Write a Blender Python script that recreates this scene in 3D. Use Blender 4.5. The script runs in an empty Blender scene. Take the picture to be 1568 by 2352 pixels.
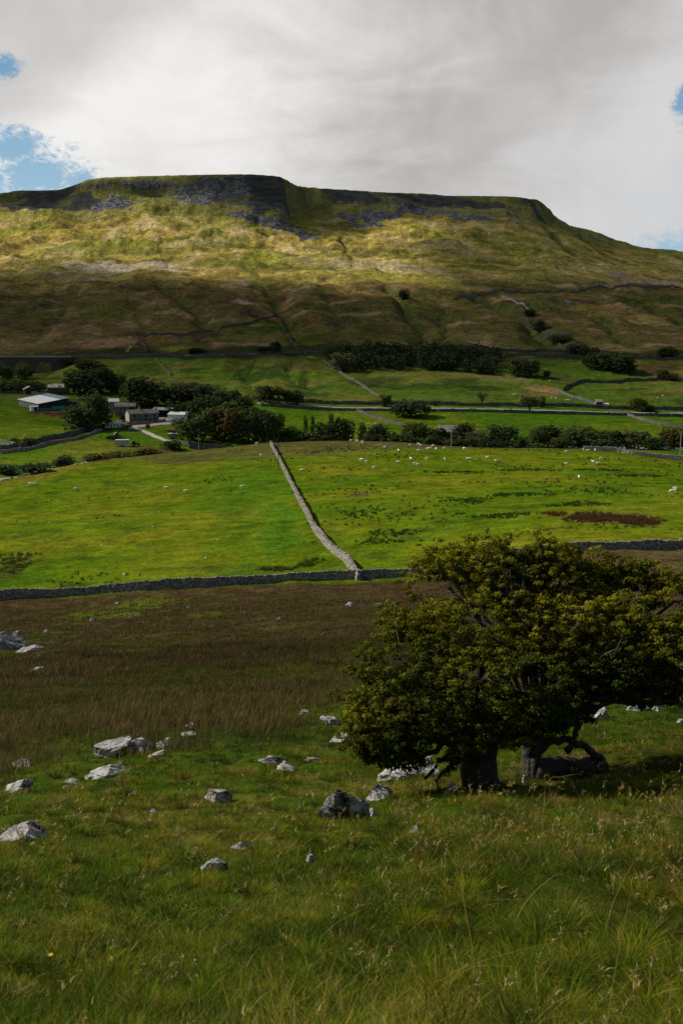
import bpy, bmesh, math, random
import numpy as np
from mathutils import Vector, Matrix
random.seed(7)
RNG = np.random.default_rng(11)
sc = bpy.context.scene
COL = sc.collection

# ---------------------------------------------------------------- camera model
F, CU, CV = 2288.0, 784.0, 1176.0
PIT = math.atan(416 / 2288.0)
CP, SP = math.cos(PIT), math.sin(PIT)
def ray(u, v):
    t = (CV - v) / F
    dy = CP + t * SP
    return (u - CU) / F / dy, (-SP + t * CP) / dy      # x/y and z/y of the line of sight

# ---------------------------------------------------------------- noise
def _h(ix, iy, s):
    n = (ix.astype(np.int64) * 374761393 + iy.astype(np.int64) * 668265263 + s * 1442695041) & 0xffffffff
    n = ((n ^ (n >> 13)) * 1274126177) & 0xffffffff
    return ((n ^ (n >> 16)) & 0xffff) / 32767.5 - 1.0
def vn(x, y, s=0):
    x = np.asarray(x, float); y = np.asarray(y, float)
    ix = np.floor(x); iy = np.floor(y); fx = x - ix; fy = y - iy
    fx = fx * fx * fx * (fx * (fx * 6 - 15) + 10); fy = fy * fy * fy * (fy * (fy * 6 - 15) + 10)
    a = _h(ix, iy, s); b = _h(ix + 1, iy, s); c = _h(ix, iy + 1, s); d = _h(ix + 1, iy + 1, s)
    return (a * (1 - fx) + b * fx) * (1 - fy) + (c * (1 - fx) + d * fx) * fy
def fbm(x, y, o=4, s=0, g=0.5):
    r = 0; w = 1; t = 0
    for k in range(o):
        c, sn = math.cos(k * 1.1), math.sin(k * 1.1)
        r = r + w * vn((x * c - y * sn) * 2 ** k + 17.3 * k, (x * sn + y * c) * 2 ** k + 9.1 * k, s + k); t += w; w *= g
    return r / t * 1.5
def ridge(x, y, o=4, s=0, g=0.5):
    r = 0; w = 1; t = 0
    for k in range(o):
        r = r + w * (1 - 2 * np.abs(vn(x * 2 ** k + 5.2 * k, y * 2 ** k + 1.7 * k, s + k))); t += w; w *= g
    return r / t

# ---------------------------------------------------------------- base relief
def pchip(xk, yk, x):
    xk = np.asarray(xk, float); yk = np.asarray(yk, float)
    h = np.diff(xk); d = np.diff(yk) / h
    m = np.zeros_like(xk)
    for i in range(1, len(xk) - 1):
        if d[i - 1] * d[i] > 0:
            w1 = 2 * h[i] + h[i - 1]; w2 = h[i] + 2 * h[i - 1]
            m[i] = (w1 + w2) / (w1 / d[i - 1] + w2 / d[i])
    m[0] = d[0]; m[-1] = d[-1]
    x = np.clip(x, xk[0], xk[-1])
    i = np.clip(np.searchsorted(xk, x) - 1, 0, len(xk) - 2)
    t = (x - xk[i]) / h[i]
    return ((1 + 2 * t) * (1 - t) ** 2 * yk[i] + t * (1 - t) ** 2 * h[i] * m[i] + t * t * (3 - 2 * t) * yk[i + 1] + t * t * (t - 1) * h[i] * m[i + 1])

ROWS = []
def row(us, ys, v=None, z=None):
    if not isinstance(ys, (list, tuple)): ys = [ys] * len(us)
    a, yy, zz = [], [], []
    for i, u in enumerate(us):
        if v is not None and v[i] is not None:
            A, E = ray(u, v[i]); a.append(A); zz.append(E * ys[i])
        else:
            a.append(ray(u, 1000)[0]); zz.append(z[i])
        yy.append(ys[i])
    ROWS.append((a, yy, zz))
U3 = [0, 784, 1568]
row(U3, -60, z=[16, 16, 17]); row(U3, -10, z=[2.0, 2.0, 2.1]); row(U3, 0, z=[-1.62, -1.62, -1.6])
row(U3, 4.1, v=[2356, 2352, 2335]); row(U3, 8, v=[2012, 2000, 1980]); row(U3, 15, v=[1830, 1803, 1772])
row(U3, 22, v=[1705, 1675, 1640]); row(U3, 30, v=[1635, 1600, 1565]); row(U3, 60, v=[1525, 1485, 1440])
row(U3, 100, v=[1452, 1412, 1360])
row([0, 200, 400, 600, 800, 980, 1140, 1300, 1450, 1568], 160, v=[1380, 1366, 1351, 1340, 1331, 1322, 1292, 1268, 1262, 1260])
U5 = [0, 400, 784, 1150, 1568]
row(U5, 230, z=[-47.3, -45, -42.9, -40.5, -39.5]); row(U5, 300, z=[-51.4, -48.7, -45.4, -44.2, -44.8])
row([0, 130, 250, 400, 500, 620, 784, 900, 1034, 1176, 1340, 1568], [345, 370, 400, 415, 425, 428, 430, 430, 430, 430, 430, 430],
    v=[1108, 1076, 1056, 1041, 1030, 1019, 1014, 1016, 1026, 1031, 1032, 1055])
row([0, 60, 130, 250, 400, 500, 600, 784, 1150, 1568], [365, 378, 402, 432, 456, 470, 490, 500, 500, 500],
    z=[-55.2, -55.5, -56.1, -56.6, -57.2, -57.4, -57.6, -57.8, -58, -58.5])
row([0, 130, 400, 600, 784, 1568], [388, 424, 478, 512, 520, 520], z=[-54.3, -54.8, -55.4, -55.6, -56, -56.5])
U8 = [0, 200, 400, 600, 784, 1000, 1200, 1568]
row(U8, 560, z=[-50.5, -52, -52, -53, -53.3, -53.3, -53.8, -54.5])
row(U8, 640, z=[-45.6, -46.5, -46.5, -45.5, -48, -48, -48.7, -51.3])
row(U8, 760, z=[-40.5, -38, -35.6, -34.6, -35.6, -35.6, -39, -42])
row([0, 130, 200, 400, 784, 1000, 1200, 1568], 880, z=[-36, -31, -23, -22, -19.4, -21, -23, -23.4])
row([0, 130, 200, 400, 784, 1000, 1200, 1568], 940, z=[-30, -22, -18, -17, -14.5, -15, -18, -20])
row(U5, 1110, v=[748, 745, 742, 750, 770]); row(U5, 1350, v=[655, 655, 655, 680, 715]); row(U5, 1600, v=[595, 590, 600, 630, 668])
row([0, 400, 650, 784, 1000, 1200, 1400, 1568], 1800, v=[548, 540, 560, 575, 590, 605, 630, 650])
row([0, 200, 350, 500, 650, 750, 900, 1050, 1200, 1300, 1400, 1568], [1950, 1950, 1950, 1930, 1900, 2000, 2050, 2090, 2130, 2180, 2200, 2250],
    v=[488, 486, 480, 500, 527, 528, 518, 508, 515, 545, 588, 615])
row([0, 120, 200, 350, 500, 640, 700, 900, 1050, 1200, 1290, 1400, 1568], [2015, 2010, 2010, 2020, 2005, 2000, 2140, 2190, 2220, 2240, 2330, 2380, 2450],
    v=[466, 458, 436, 440, 442, 450, 474, 478, 477, 482, 528, 570, 600])
row([0, 60, 130, 180, 205, 270, 400, 550, 640, 662, 680, 715, 784, 900, 1000, 1130, 1228, 1262, 1290, 1330, 1370, 1400, 1450, 1500, 1568, 1700],
    [2055, 2055, 2055, 2050, 2045, 2042, 2040, 2035, 2035, 2050, 2120, 2190, 2225, 2240, 2250, 2270, 2290, 2340, 2400, 2450, 2500, 2540, 2600, 2650, 2750, 2800],
    v=[446, 438, 438, 424, 412, 406, 402, 400, 405, 414, 424, 430, 436, 442, 446, 450, 457, 480, 507, 522, 533, 546, 562, 573, 577, 588])
row(U3, 3000, z=[235, 265, 205]); row(U3, 3800, z=[180, 200, 120]); row(U3, 7000, z=[60, 60, 30])

NA, NY = 1400, 4200
A_MAX = 0.55
TA = np.linspace(-A_MAX, A_MAX, NA)
Y0, Y1 = -30.0, 6900.0
TL = np.linspace(math.log(Y0 + 40), math.log(Y1 + 40), NY)
TY = np.exp(TL) - 40
RY = np.stack([pchip(a, y, TA) if len(set(y)) > 1 else np.full(NA, y[0], float) for a, y, z in ROWS], 1)
RZ = np.stack([pchip(a, z, TA) for a, y, z in ROWS], 1)
TAB = np.stack([pchip(RY[i], RZ[i], TY) for i in range(NA)])
# ease the joins between the profiles a little
TAB[:, :] = (TAB + np.roll(TAB, 1, 1) + np.roll(TAB, -1, 1)) / 3 * 1.0
TAB[:, 0] = TAB[:, 2]; TAB[:, 1] = TAB[:, 2]; TAB[:, -1] = TAB[:, -2]

def base_h(x, y):
    a = np.clip(x / np.maximum(y, 9.0), -A_MAX + 1e-6, A_MAX - 1e-6)
    fa = (a + A_MAX) / (2 * A_MAX) * (NA - 1)
    fy = np.clip((np.log(np.clip(y, Y0, Y1) + 40) - TL[0]) / (TL[-1] - TL[0]) * (NY - 1), 0, NY - 1.001)
    ia = fa.astype(int); iy = fy.astype(int); ta = fa - ia; ty = fy - iy
    return (TAB[ia, iy] * (1 - ta) + TAB[ia + 1, iy] * ta) * (1 - ty) + (TAB[ia, iy + 1] * (1 - ta) + TAB[ia + 1, iy + 1] * ta) * ty
ip = np.interp
# stream cuts on the moor: (picture points, depth, half width)
GULLY_P = [([(350, 640), (400, 680), (450, 720), (490, 757)], 9, 15), ([(890, 655), (925, 690), (950, 740), (965, 790)], 11, 18), ([(785, 545), (800, 575), (815, 610)], 6, 9), ([(1085, 672), (1150, 705), (1215, 740), (1290, 800)], 14, 26),
  ([(600, 665), (650, 720), (690, 790)], 6, 12), ([(1000, 690), (1020, 740), (1010, 785)], 6, 12), ([(1290, 690), (1380, 740), (1450, 790)], 8, 18), ([(370, 545), (378, 590), (385, 615)], 3, 6), ([(1380, 650), (1480, 700), (1568, 745)], 5, 14),
  ([(180, 660), (150, 720), (100, 770)], 4, 14), ([(700, 640), (760, 690), (790, 760)], 5, 12), ([(560, 600), (600, 640)], 3, 10), ([(620, 455), (650, 500), (690, 520)], 10, 22), ([(1230, 480), (1270, 540), (1330, 590)], 8, 20), ([(1310, 520), (1380, 580), (1460, 610)], 7, 16), ([(360, 420), (372, 460), (385, 480)], 5, 10), ([(300, 690), (330, 740), (345, 790)], 4, 10), ([(560, 830), (575, 870), (590, 905)], 4, 12), ([(655, 835), (680, 870), (720, 900)], 3, 9)]
GULLIES = []
def gully_depth(x, y):
    d = np.zeros_like(x)
    wx = x + 7 * vn(x / 45, y / 60, 81) + 3 * vn(x / 15, y / 25, 82)
    for P, dep, hw in GULLIES:
        for (x0, y0), (x1, y1) in zip(P[:-1], P[1:]):
            m = (y > min(y0, y1) - 2.5 * hw) & (y < max(y0, y1) + 2.5 * hw) & (x > min(x0, x1) - 3 * hw) & (x < max(x0, x1) + 3 * hw)
            if not m.any(): continue
            xx, yy = wx[m], y[m]; L2 = (x1 - x0) ** 2 + (y1 - y0) ** 2
            t = np.clip(((xx - x0) * (x1 - x0) + (yy - y0) * (y1 - y0)) / L2, 0, 1)
            q = np.hypot(xx - x0 - t * (x1 - x0), yy - y0 - t * (y1 - y0)) / hw
            d[m] = np.maximum(d[m], dep * .72 * np.maximum(1 - q, 0) ** 1.4)
    return d
def H(x, y):
    x = np.asarray(x, float); y = np.asarray(y, float)
    z = base_h(x, y)
    yy = y
    a = x / np.maximum(y, 9)
    # where the flat top starts along this bearing, so that the skyline keeps its outline
    edge = ip(a, TA, RY[:, -4])
    keep = np.clip((edge - y) / 90, 0, 1)
    z = z + vn(x / 0.55, y / 0.55, 1) * ip(yy, [0, 25, 60, 61], [.035, .04, .03, 0])
    z = z + fbm(x / 2.2, y / 2.2, 3, 3) * ip(yy, [0, 30, 160, 170, 430, 900, 901], [.10, .14, .12, .05, .04, .05, 0])
    z = z + fbm(x / 9, y / 9, 3, 9) * ip(yy, [0, 15, 30, 150, 166, 430, 560, 900, 1000], [.08, .15, .35, .35, .16, .08, .15, .35, .5])
    z = z + fbm(x / 40, y / 40, 4, 21) * ip(yy, [0, 60, 150, 166, 430, 500, 650, 760, 900, 1100, 1850, 2000, 2200], [0, .4, .7, .4, .12, .2, .4, 1.3, 1.8, 3.5, 6, 5, 2]) * keep
    wx = x + 40 * fbm(x / 160, y / 160, 2, 71); wy = y + 40 * fbm(x / 160 + 9, y / 160, 2, 72)
    left = np.clip((0.12 - a) / 0.12, 0, 1)
    z = z + ridge(wx / 150, wy / 62, 3, 31, .45) * ip(yy, [0, 900, 1000, 1300, 1500, 1700, 1850, 1950, 2050], [0, 0, 2, 4, 6, 11, 13, 9, 0]) * (0.35 + 0.65 * left) * keep
    z = z + ridge(wx / 34 + 3, wy / 22, 3, 35) * ip(yy, [0, 1300, 1500, 1700, 1900, 1990, 2030], [0, 0, .8, 2.0, 2.2, 2, 0]) * (.4 + .6 * left) * keep
    g = ridge(wx / 70, wy / 420, 3, 41)
    z = z + g * ip(yy, [0, 680, 760, 860, 900, 1100, 1300, 1500, 1900, 2100], [0, 0, 2.0, 2.0, .5, 5, 6, 2.5, 2, 5]) * keep
    # crags: short steep gullies under the rim
    g2 = ridge(x / 26, wy / 300, 3, 47)
    z = z + g2 * ip(y - edge, [-170, -110, -20, 0], [0, 2.2, 1.2, 0])
    z = z - gully_depth(x, y) * keep
    # rock step below the rim
    z = z + np.where(y < edge + 60, ip(y - edge, [-400, -60, -22, -14, 0, 60], [0, 0, -8, 2, 0, 0]), 0) * np.clip(1.2 + fbm(x / 60, y / 60, 2, 5), 0, 1.6) * np.clip((0.22 - a) / .03, 0, 1)
    return z
def Hs(x, y): return float(H(np.array([x]), np.array([y]))[0])
_ys = np.exp(np.linspace(math.log(2.2), math.log(3400), 9000))
def hit(u, v):
    """world point of the ground seen along this line of sight"""
    a, e = ray(u, v)
    d = e * _ys - H(a * _ys, _ys)
    k = np.nonzero(d < 0)[0]
    k = k[0] if len(k) else len(_ys) - 1
    k = max(k, 1)
    t = d[k - 1] / (d[k - 1] - d[k]) if d[k] != d[k - 1] else 0
    y = _ys[k - 1] + (_ys[k] - _ys[k - 1]) * min(max(t, 0), 1)
    return Vector((a * y, y, Hs(a * y, y)))
for _P, _d, _w in GULLY_P:
    _q = [hit(u, v) for u, v in _P]; GULLIES.append(([(a_.x, a_.y) for a_ in _q], _d, _w)) if False else _P.append([(a_.x, a_.y) for a_ in _q])
for _P, _d, _w in GULLY_P: GULLIES.append((_P[-1], _d, _w))
def at(u, y, v=1000):
    a = ray(u, v)[0]
    return Vector((a * y, y, Hs(a * y, y)))
def px(y): return y * 1.012 / F            # metres per picture unit at that distance

# ---------------------------------------------------------------- object helpers
def tag(o, label=None, cat=None, group=None, kind=None):
    if label: o['label'] = label
    if cat: o['category'] = cat
    if group: o['group'] = group
    if kind: o['kind'] = kind
    return o
def empty(name, loc, rz=0.0):
    o = bpy.data.objects.new(name, None); COL.objects.link(o)
    o.location = loc; o.rotation_euler = (0, 0, rz); o.empty_display_size = 0.3
    return o
def link(name, me, parent=None, loc=None):
    o = bpy.data.objects.new(name, me); COL.objects.link(o)
    if parent: o.parent = parent
    if loc is not None: o.location = loc
    return o
def copy_tree(o, parent=None):
    c = o.copy(); COL.objects.link(c); c.parent = parent
    for ch in list(o.children): copy_tree(ch, c)
    return c
def mesh_np(name, verts, faces, mat, cols=None, smooth=False):
    """faces: (n,3) or (n,4) int array, or a list of such arrays"""
    me = bpy.data.meshes.new(name)
    if not isinstance(faces, list): faces = [faces]
    faces = [f for f in faces if len(f)]
    verts = np.asarray(verts, np.float32)
    me.vertices.add(len(verts)); me.vertices.foreach_set('co', verts.ravel())
    loops = np.concatenate([f.ravel() for f in faces]).astype(np.int32)
    tot = np.concatenate([np.full(len(f), f.shape[1]) for f in faces]).astype(np.int32)
    st = np.concatenate([[0], np.cumsum(tot)[:-1]]).astype(np.int32)
    me.loops.add(len(loops)); me.loops.foreach_set('vertex_index', loops)
    me.polygons.add(len(tot)); me.polygons.foreach_set('loop_start', st)
    try: me.polygons.foreach_set('loop_total', tot)
    except Exception: pass
    me.polygons.foreach_set('use_smooth', np.full(len(tot), smooth))
    me.update(calc_edges=True)
    if cols is not None:
        for k, c in (cols.items() if isinstance(cols, dict) else [('Col', cols)]):
            c = np.asarray(c, np.float32)
            if c.ndim == 1:
                at_ = me.attributes.new(k, 'FLOAT', 'POINT'); at_.data.foreach_set('value', c)
            else:
                if c.shape[1] == 3: c = np.concatenate([c, np.ones((len(c), 1), np.float32)], 1)
                at_ = me.attributes.new(k, 'FLOAT_COLOR', 'POINT'); at_.data.foreach_set('color', c.ravel())
    if mat: me.materials.append(mat)
    return me
class MB:
    """collects boxes, prisms and tubes; build() links them as ONE mesh object"""
    def __init__(s): s.v = []; s.f = []
    def add(s, vs, fs):
        n = len(s.v); s.v += [tuple(p) for p in vs]; s.f += [tuple(i + n for i in f) for f in fs]; return s
    def box(s, x0, x1, y0, y1, z0, z1, top=1.0):
        cx, cy = (x0 + x1) / 2, (y0 + y1) / 2
        q = lambda x, y: (cx + (x - cx) * top, cy + (y - cy) * top)
        vs = [(x0, y0, z0), (x1, y0, z0), (x1, y1, z0), (x0, y1, z0)] + [(*q(x, y), z1) for x, y in ((x0, y0), (x1, y0), (x1, y1), (x0, y1))]
        return s.add(vs, [(0, 3, 2, 1), (4, 5, 6, 7), (0, 1, 5, 4), (1, 2, 6, 5), (2, 3, 7, 6), (3, 0, 4, 7)])
    def prism(s, poly, y0, y1):
        """polygon in x,z swept from y0 to y1 (clockwise or not, normals fixed later)"""
        n = len(poly)
        vs = [(x, y0, z) for x, z in poly] + [(x, y1, z) for x, z in poly]
        return s.add(vs, [tuple(range(n)), tuple(range(2 * n - 1, n - 1, -1))] + [(i, i + n, (i + 1) % n + n, (i + 1) % n) for i in range(n)])
    def tube(s, pts, rad, n=6):
        rad = rad if isinstance(rad, (list, tuple)) else [rad] * len(pts)
        pts = [Vector(p) for p in pts]; base = len(s.v)
        for i, p in enumerate(pts):
            d = (pts[min(i + 1, len(pts) - 1)] - pts[max(i - 1, 0)]).normalized()
            t = Vector((0, 0, 1)) if abs(d.z) < .9 else Vector((1, 0, 0))
            a = d.cross(t).normalized(); b = d.cross(a)
            for k in range(n):
                w = 2 * math.pi * k / n
                s.v.append(tuple(p + (a * math.cos(w) + b * math.sin(w)) * rad[i]))
        for i in range(len(pts) - 1):
            for k in range(n):
                s.f.append((base + i * n + k, base + i * n + (k + 1) % n, base + (i + 1) * n + (k + 1) % n, base + (i + 1) * n + k))
        s.f.append(tuple(base + k for k in range(n - 1, -1, -1)))
        s.f.append(tuple(base + (len(pts) - 1) * n + k for k in range(n)))
        return s
    def wheel(s, x, y, z, r, w):
        return s.tube([(x, y - w / 2, z), (x, y + w / 2, z)], r, 12)
    def build(s, name, mat, parent=None, loc=None, smooth=False, bevel=0):
        me = bpy.data.meshes.new(name); me.from_pydata(s.v, [], s.f)
        bm = bmesh.new(); bm.from_mesh(me); bmesh.ops.recalc_face_normals(bm, faces=bm.faces)
        if bevel: bmesh.ops.bevel(bm, geom=bm.edges[:], offset=bevel, segments=2, affect='EDGES', profile=.6)
        bm.to_mesh(me); bm.free()
        if smooth: me.polygons.foreach_set('use_smooth', [True] * len(me.polygons))
        me.materials.append(mat)
        return link(name, me, parent, loc)

# ---------------------------------------------------------------- materials
class NT:
    def __init__(s, nt): s.nt = nt; s.n = nt.nodes; s.l = nt.links
    def new(s, t, **kw):
        n = s.n.new(t)
        for k, v in kw.items(): setattr(n, k, v)
        return n
    def put(s, sock, val):
        if val is None: return
        if isinstance(val, bpy.types.NodeSocket): s.l.new(val, sock)
        else:
            if hasattr(sock.default_value, '__len__') and not hasattr(val, '__len__'): val = (val,) * len(sock.default_value)
            if hasattr(val, '__len__') and len(val) == 3 and len(sock.default_value) == 4: val = (*val, 1)
            sock.default_value = val
    def math(s, op, a, b=None, c=None, clamp=False):
        n = s.new('ShaderNodeMath', operation=op, use_clamp=clamp)
        for i, q in enumerate((a, b, c)):
            if q is not None: s.put(n.inputs[i], q)
        return n.outputs[0]
    def vmath(s, op, a, b=None):
        n = s.new('ShaderNodeVectorMath', operation=op); s.put(n.inputs[0], a)
        if b is not None: s.put(n.inputs[1], b)
        return n.outputs['Value' if op in ('DOT_PRODUCT', 'LENGTH', 'DISTANCE') else 'Vector']
    def mix(s, f, a, b, t='MIX'):
        n = s.new('ShaderNodeMix', data_type='RGBA', blend_type=t); n.clamp_factor = True
        s.put(n.inputs[0], f); s.put(n.inputs[6], a); s.put(n.inputs[7], b); return n.outputs[2]
    def noise(s, vec, scale, detail=4, rough=.5, dist=0.0, out=0):
        n = s.new('ShaderNodeTexNoise'); s.put(n.inputs['Vector'], vec); s.put(n.inputs['Scale'], scale)
        n.inputs['Detail'].default_value = detail; n.inputs['Roughness'].default_value = rough; n.inputs['Distortion'].default_value = dist
        return n.outputs[out]
    def ramp(s, f, a, b, lo=0.0, hi=1.0, smooth=True):
        n = s.new('ShaderNodeMapRange', interpolation_type='SMOOTHSTEP' if smooth else 'LINEAR'); s.put(n.inputs[0], f)
        for i, q in enumerate((a, b, lo, hi)): s.put(n.inputs[i + 1], q)
        return n.outputs[0]
    def coord(s, scale=(1, 1, 1), which='Object'):
        c = s.new('ShaderNodeTexCoord').outputs[which]
        if scale == (1, 1, 1): return c
        return s.vmath('MULTIPLY', c, scale)
    def attr(s, name, out='Color'): return s.new('ShaderNodeAttribute', attribute_name=name).outputs[out]
def newmat(name):
    m = bpy.data.materials.new(name); m.use_nodes = True; m.node_tree.nodes.clear()
    return m, NT(m.node_tree)
def finish(m, g, col, rough=.8, bump=None, bstr=.3, bdist=.02, spec=.3, metal=0.0, transl=None, normal=None):
    b = g.new('ShaderNodeBsdfPrincipled'); g.put(b.inputs['Base Color'], col); g.put(b.inputs['Roughness'], rough)
    b.inputs['Specular IOR Level'].default_value = spec; b.inputs['Metallic'].default_value = metal
    if bump is not None:
        n = g.new('ShaderNodeBump'); n.inputs['Strength'].default_value = bstr; n.inputs['Distance'].default_value = bdist
        g.put(n.inputs['Height'], bump); g.l.new(n.outputs[0], b.inputs['Normal'])
    sh = b.outputs[0]
    if transl:
        t = g.new('ShaderNodeBsdfTranslucent'); g.put(t.inputs[0], col)
        mx = g.new('ShaderNodeMixShader'); mx.inputs[0].default_value = transl
        g.l.new(sh, mx.inputs[1]); g.l.new(t.outputs[0], mx.inputs[2]); sh = mx.outputs[0]
    o = g.new('ShaderNodeOutputMaterial'); g.l.new(sh, o.inputs[0]); return m
def simple(name, col, rough=.7, var=.25, scale=3.0, spec=.3, bump=.0, metal=0.0, dirt=None):
    m, g = newmat(name); c = g.coord()
    n = g.noise(c, scale, 5, .6)
    k = g.ramp(n, .3, .7, 1 - var, 1 + var, False)
    col2 = g.mix(1.0, col, k, 'MULTIPLY')
    if dirt: col2 = g.mix(g.ramp(g.noise(c, scale * .37, 4, .65), .48, .68), col2, dirt)
    return finish(m, g, col2, rough, n if bump else None, bump, .05, spec, metal)
def leafmat(name, transl=.3, rough=.6, tint=False, var=.0, sc_=2.0):
    m, g = newmat(name); c = g.attr('Col')
    if tint:
        oc = g.new('ShaderNodeObjectInfo').outputs['Color']; c = g.mix(1.0, c, oc, 'MULTIPLY')
    return finish(m, g, c, rough, spec=.03, transl=transl)
# ================================================================ GROUND COLOUR (albedo by what grows where, with some light and shade put in)
def ss(e0, e1, x):
    t = np.clip((x - e0) / (e1 - e0), 0, 1); return t * t * (3 - 2 * t)
def lerp(a, b, t): return a + (b - a) * t[:, None]
C3 = lambda *c: np.array(c, float)[None, :]
_bl = [hit(u, v) for u, v in ((-60, 1775), (0, 1752), (190, 1684), (330, 1652), (480, 1648), (620, 1640), (700, 1618), (800, 1600))]
BND_A = [p.x / p.y for p in _bl] + [0.12, 0.35]; BND_Y = [p.y for p in _bl] + [29, 27]
def rush_edge(a): return np.interp(a, BND_A, BND_Y)

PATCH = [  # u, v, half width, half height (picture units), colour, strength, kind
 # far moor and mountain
 (300, 612, 150, 9, (.62, .50, .36), .95), (400, 622, 60, 5, (.62, .50, .36), .9), (120, 600, 100, 7, (.42, .33, .13), .6),  # first two: sunlit strip put into the colour as a pale tone
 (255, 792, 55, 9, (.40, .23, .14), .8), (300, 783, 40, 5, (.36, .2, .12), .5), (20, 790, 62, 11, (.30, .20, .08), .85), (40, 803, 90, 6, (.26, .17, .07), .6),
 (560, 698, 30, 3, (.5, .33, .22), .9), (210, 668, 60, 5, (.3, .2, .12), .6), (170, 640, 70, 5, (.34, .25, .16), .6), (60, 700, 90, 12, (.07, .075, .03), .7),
 (610, 752, 60, 14, (.05, .085, .014), .8), (700, 770, 60, 20, (.09, .10, .02), .7), (430, 790, 60, 14, (.06, .07, .02), .7), (405, 798, 52, 7, (.20, .20, .03), 1.0),  # last patch: yellowish bank, its sunlight put into the colour
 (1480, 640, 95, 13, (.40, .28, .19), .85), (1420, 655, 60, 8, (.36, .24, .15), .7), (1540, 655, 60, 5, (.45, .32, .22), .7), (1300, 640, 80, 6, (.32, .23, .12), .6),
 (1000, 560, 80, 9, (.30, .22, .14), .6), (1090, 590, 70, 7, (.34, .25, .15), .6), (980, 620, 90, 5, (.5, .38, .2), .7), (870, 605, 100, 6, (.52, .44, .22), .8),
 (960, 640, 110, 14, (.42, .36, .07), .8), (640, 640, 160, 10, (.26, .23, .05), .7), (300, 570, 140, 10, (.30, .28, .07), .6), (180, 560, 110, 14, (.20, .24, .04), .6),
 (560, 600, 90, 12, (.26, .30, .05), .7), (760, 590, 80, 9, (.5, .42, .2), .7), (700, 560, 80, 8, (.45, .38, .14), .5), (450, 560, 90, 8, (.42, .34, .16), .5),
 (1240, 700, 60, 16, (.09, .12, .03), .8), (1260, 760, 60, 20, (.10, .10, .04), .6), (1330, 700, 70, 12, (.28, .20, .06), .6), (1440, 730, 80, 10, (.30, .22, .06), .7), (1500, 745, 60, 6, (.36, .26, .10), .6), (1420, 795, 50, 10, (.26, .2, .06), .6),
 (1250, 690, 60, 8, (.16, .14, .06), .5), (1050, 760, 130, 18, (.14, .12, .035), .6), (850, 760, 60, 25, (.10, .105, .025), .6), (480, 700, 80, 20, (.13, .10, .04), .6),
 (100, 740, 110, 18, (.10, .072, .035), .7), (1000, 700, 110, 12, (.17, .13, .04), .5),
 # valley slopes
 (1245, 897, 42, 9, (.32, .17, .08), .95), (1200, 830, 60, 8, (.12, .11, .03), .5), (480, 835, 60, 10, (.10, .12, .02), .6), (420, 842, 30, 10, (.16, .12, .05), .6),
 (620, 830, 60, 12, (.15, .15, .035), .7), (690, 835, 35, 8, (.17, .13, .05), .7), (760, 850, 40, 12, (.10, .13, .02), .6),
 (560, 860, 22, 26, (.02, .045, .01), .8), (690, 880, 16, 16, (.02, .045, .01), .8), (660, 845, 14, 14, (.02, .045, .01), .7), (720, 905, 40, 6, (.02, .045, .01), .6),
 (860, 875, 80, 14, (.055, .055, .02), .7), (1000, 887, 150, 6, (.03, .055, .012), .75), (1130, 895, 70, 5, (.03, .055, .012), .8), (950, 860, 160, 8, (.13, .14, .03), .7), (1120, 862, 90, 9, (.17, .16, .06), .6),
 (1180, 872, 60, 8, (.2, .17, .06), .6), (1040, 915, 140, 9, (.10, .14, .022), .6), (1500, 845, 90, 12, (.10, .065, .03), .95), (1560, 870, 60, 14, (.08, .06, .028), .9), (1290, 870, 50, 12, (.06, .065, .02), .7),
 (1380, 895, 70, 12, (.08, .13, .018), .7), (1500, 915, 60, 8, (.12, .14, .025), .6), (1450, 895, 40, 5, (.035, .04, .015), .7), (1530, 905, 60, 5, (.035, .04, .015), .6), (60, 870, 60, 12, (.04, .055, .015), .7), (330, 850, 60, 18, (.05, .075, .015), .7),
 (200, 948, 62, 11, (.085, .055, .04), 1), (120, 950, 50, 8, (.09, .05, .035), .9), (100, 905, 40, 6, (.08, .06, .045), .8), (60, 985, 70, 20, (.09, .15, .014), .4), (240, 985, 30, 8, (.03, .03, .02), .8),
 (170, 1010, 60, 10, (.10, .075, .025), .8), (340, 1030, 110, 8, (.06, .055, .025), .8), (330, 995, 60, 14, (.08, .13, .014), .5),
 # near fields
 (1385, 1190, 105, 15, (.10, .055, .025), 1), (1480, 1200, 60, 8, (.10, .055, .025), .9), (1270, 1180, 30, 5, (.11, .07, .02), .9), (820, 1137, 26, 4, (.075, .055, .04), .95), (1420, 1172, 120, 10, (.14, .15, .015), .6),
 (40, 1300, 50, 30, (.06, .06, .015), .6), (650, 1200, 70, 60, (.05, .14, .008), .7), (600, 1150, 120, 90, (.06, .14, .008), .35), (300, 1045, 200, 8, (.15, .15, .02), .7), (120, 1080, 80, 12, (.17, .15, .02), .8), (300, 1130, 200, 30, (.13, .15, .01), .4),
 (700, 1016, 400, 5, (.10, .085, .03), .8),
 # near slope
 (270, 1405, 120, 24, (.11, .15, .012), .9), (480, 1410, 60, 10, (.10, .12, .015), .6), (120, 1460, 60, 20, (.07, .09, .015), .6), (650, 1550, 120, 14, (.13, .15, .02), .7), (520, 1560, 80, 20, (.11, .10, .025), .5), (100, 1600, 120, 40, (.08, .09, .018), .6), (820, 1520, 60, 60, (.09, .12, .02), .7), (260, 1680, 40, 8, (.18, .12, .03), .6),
 (590, 3460 * .6272, 60, 22, (.02, .014, .008), .9),
]
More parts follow.
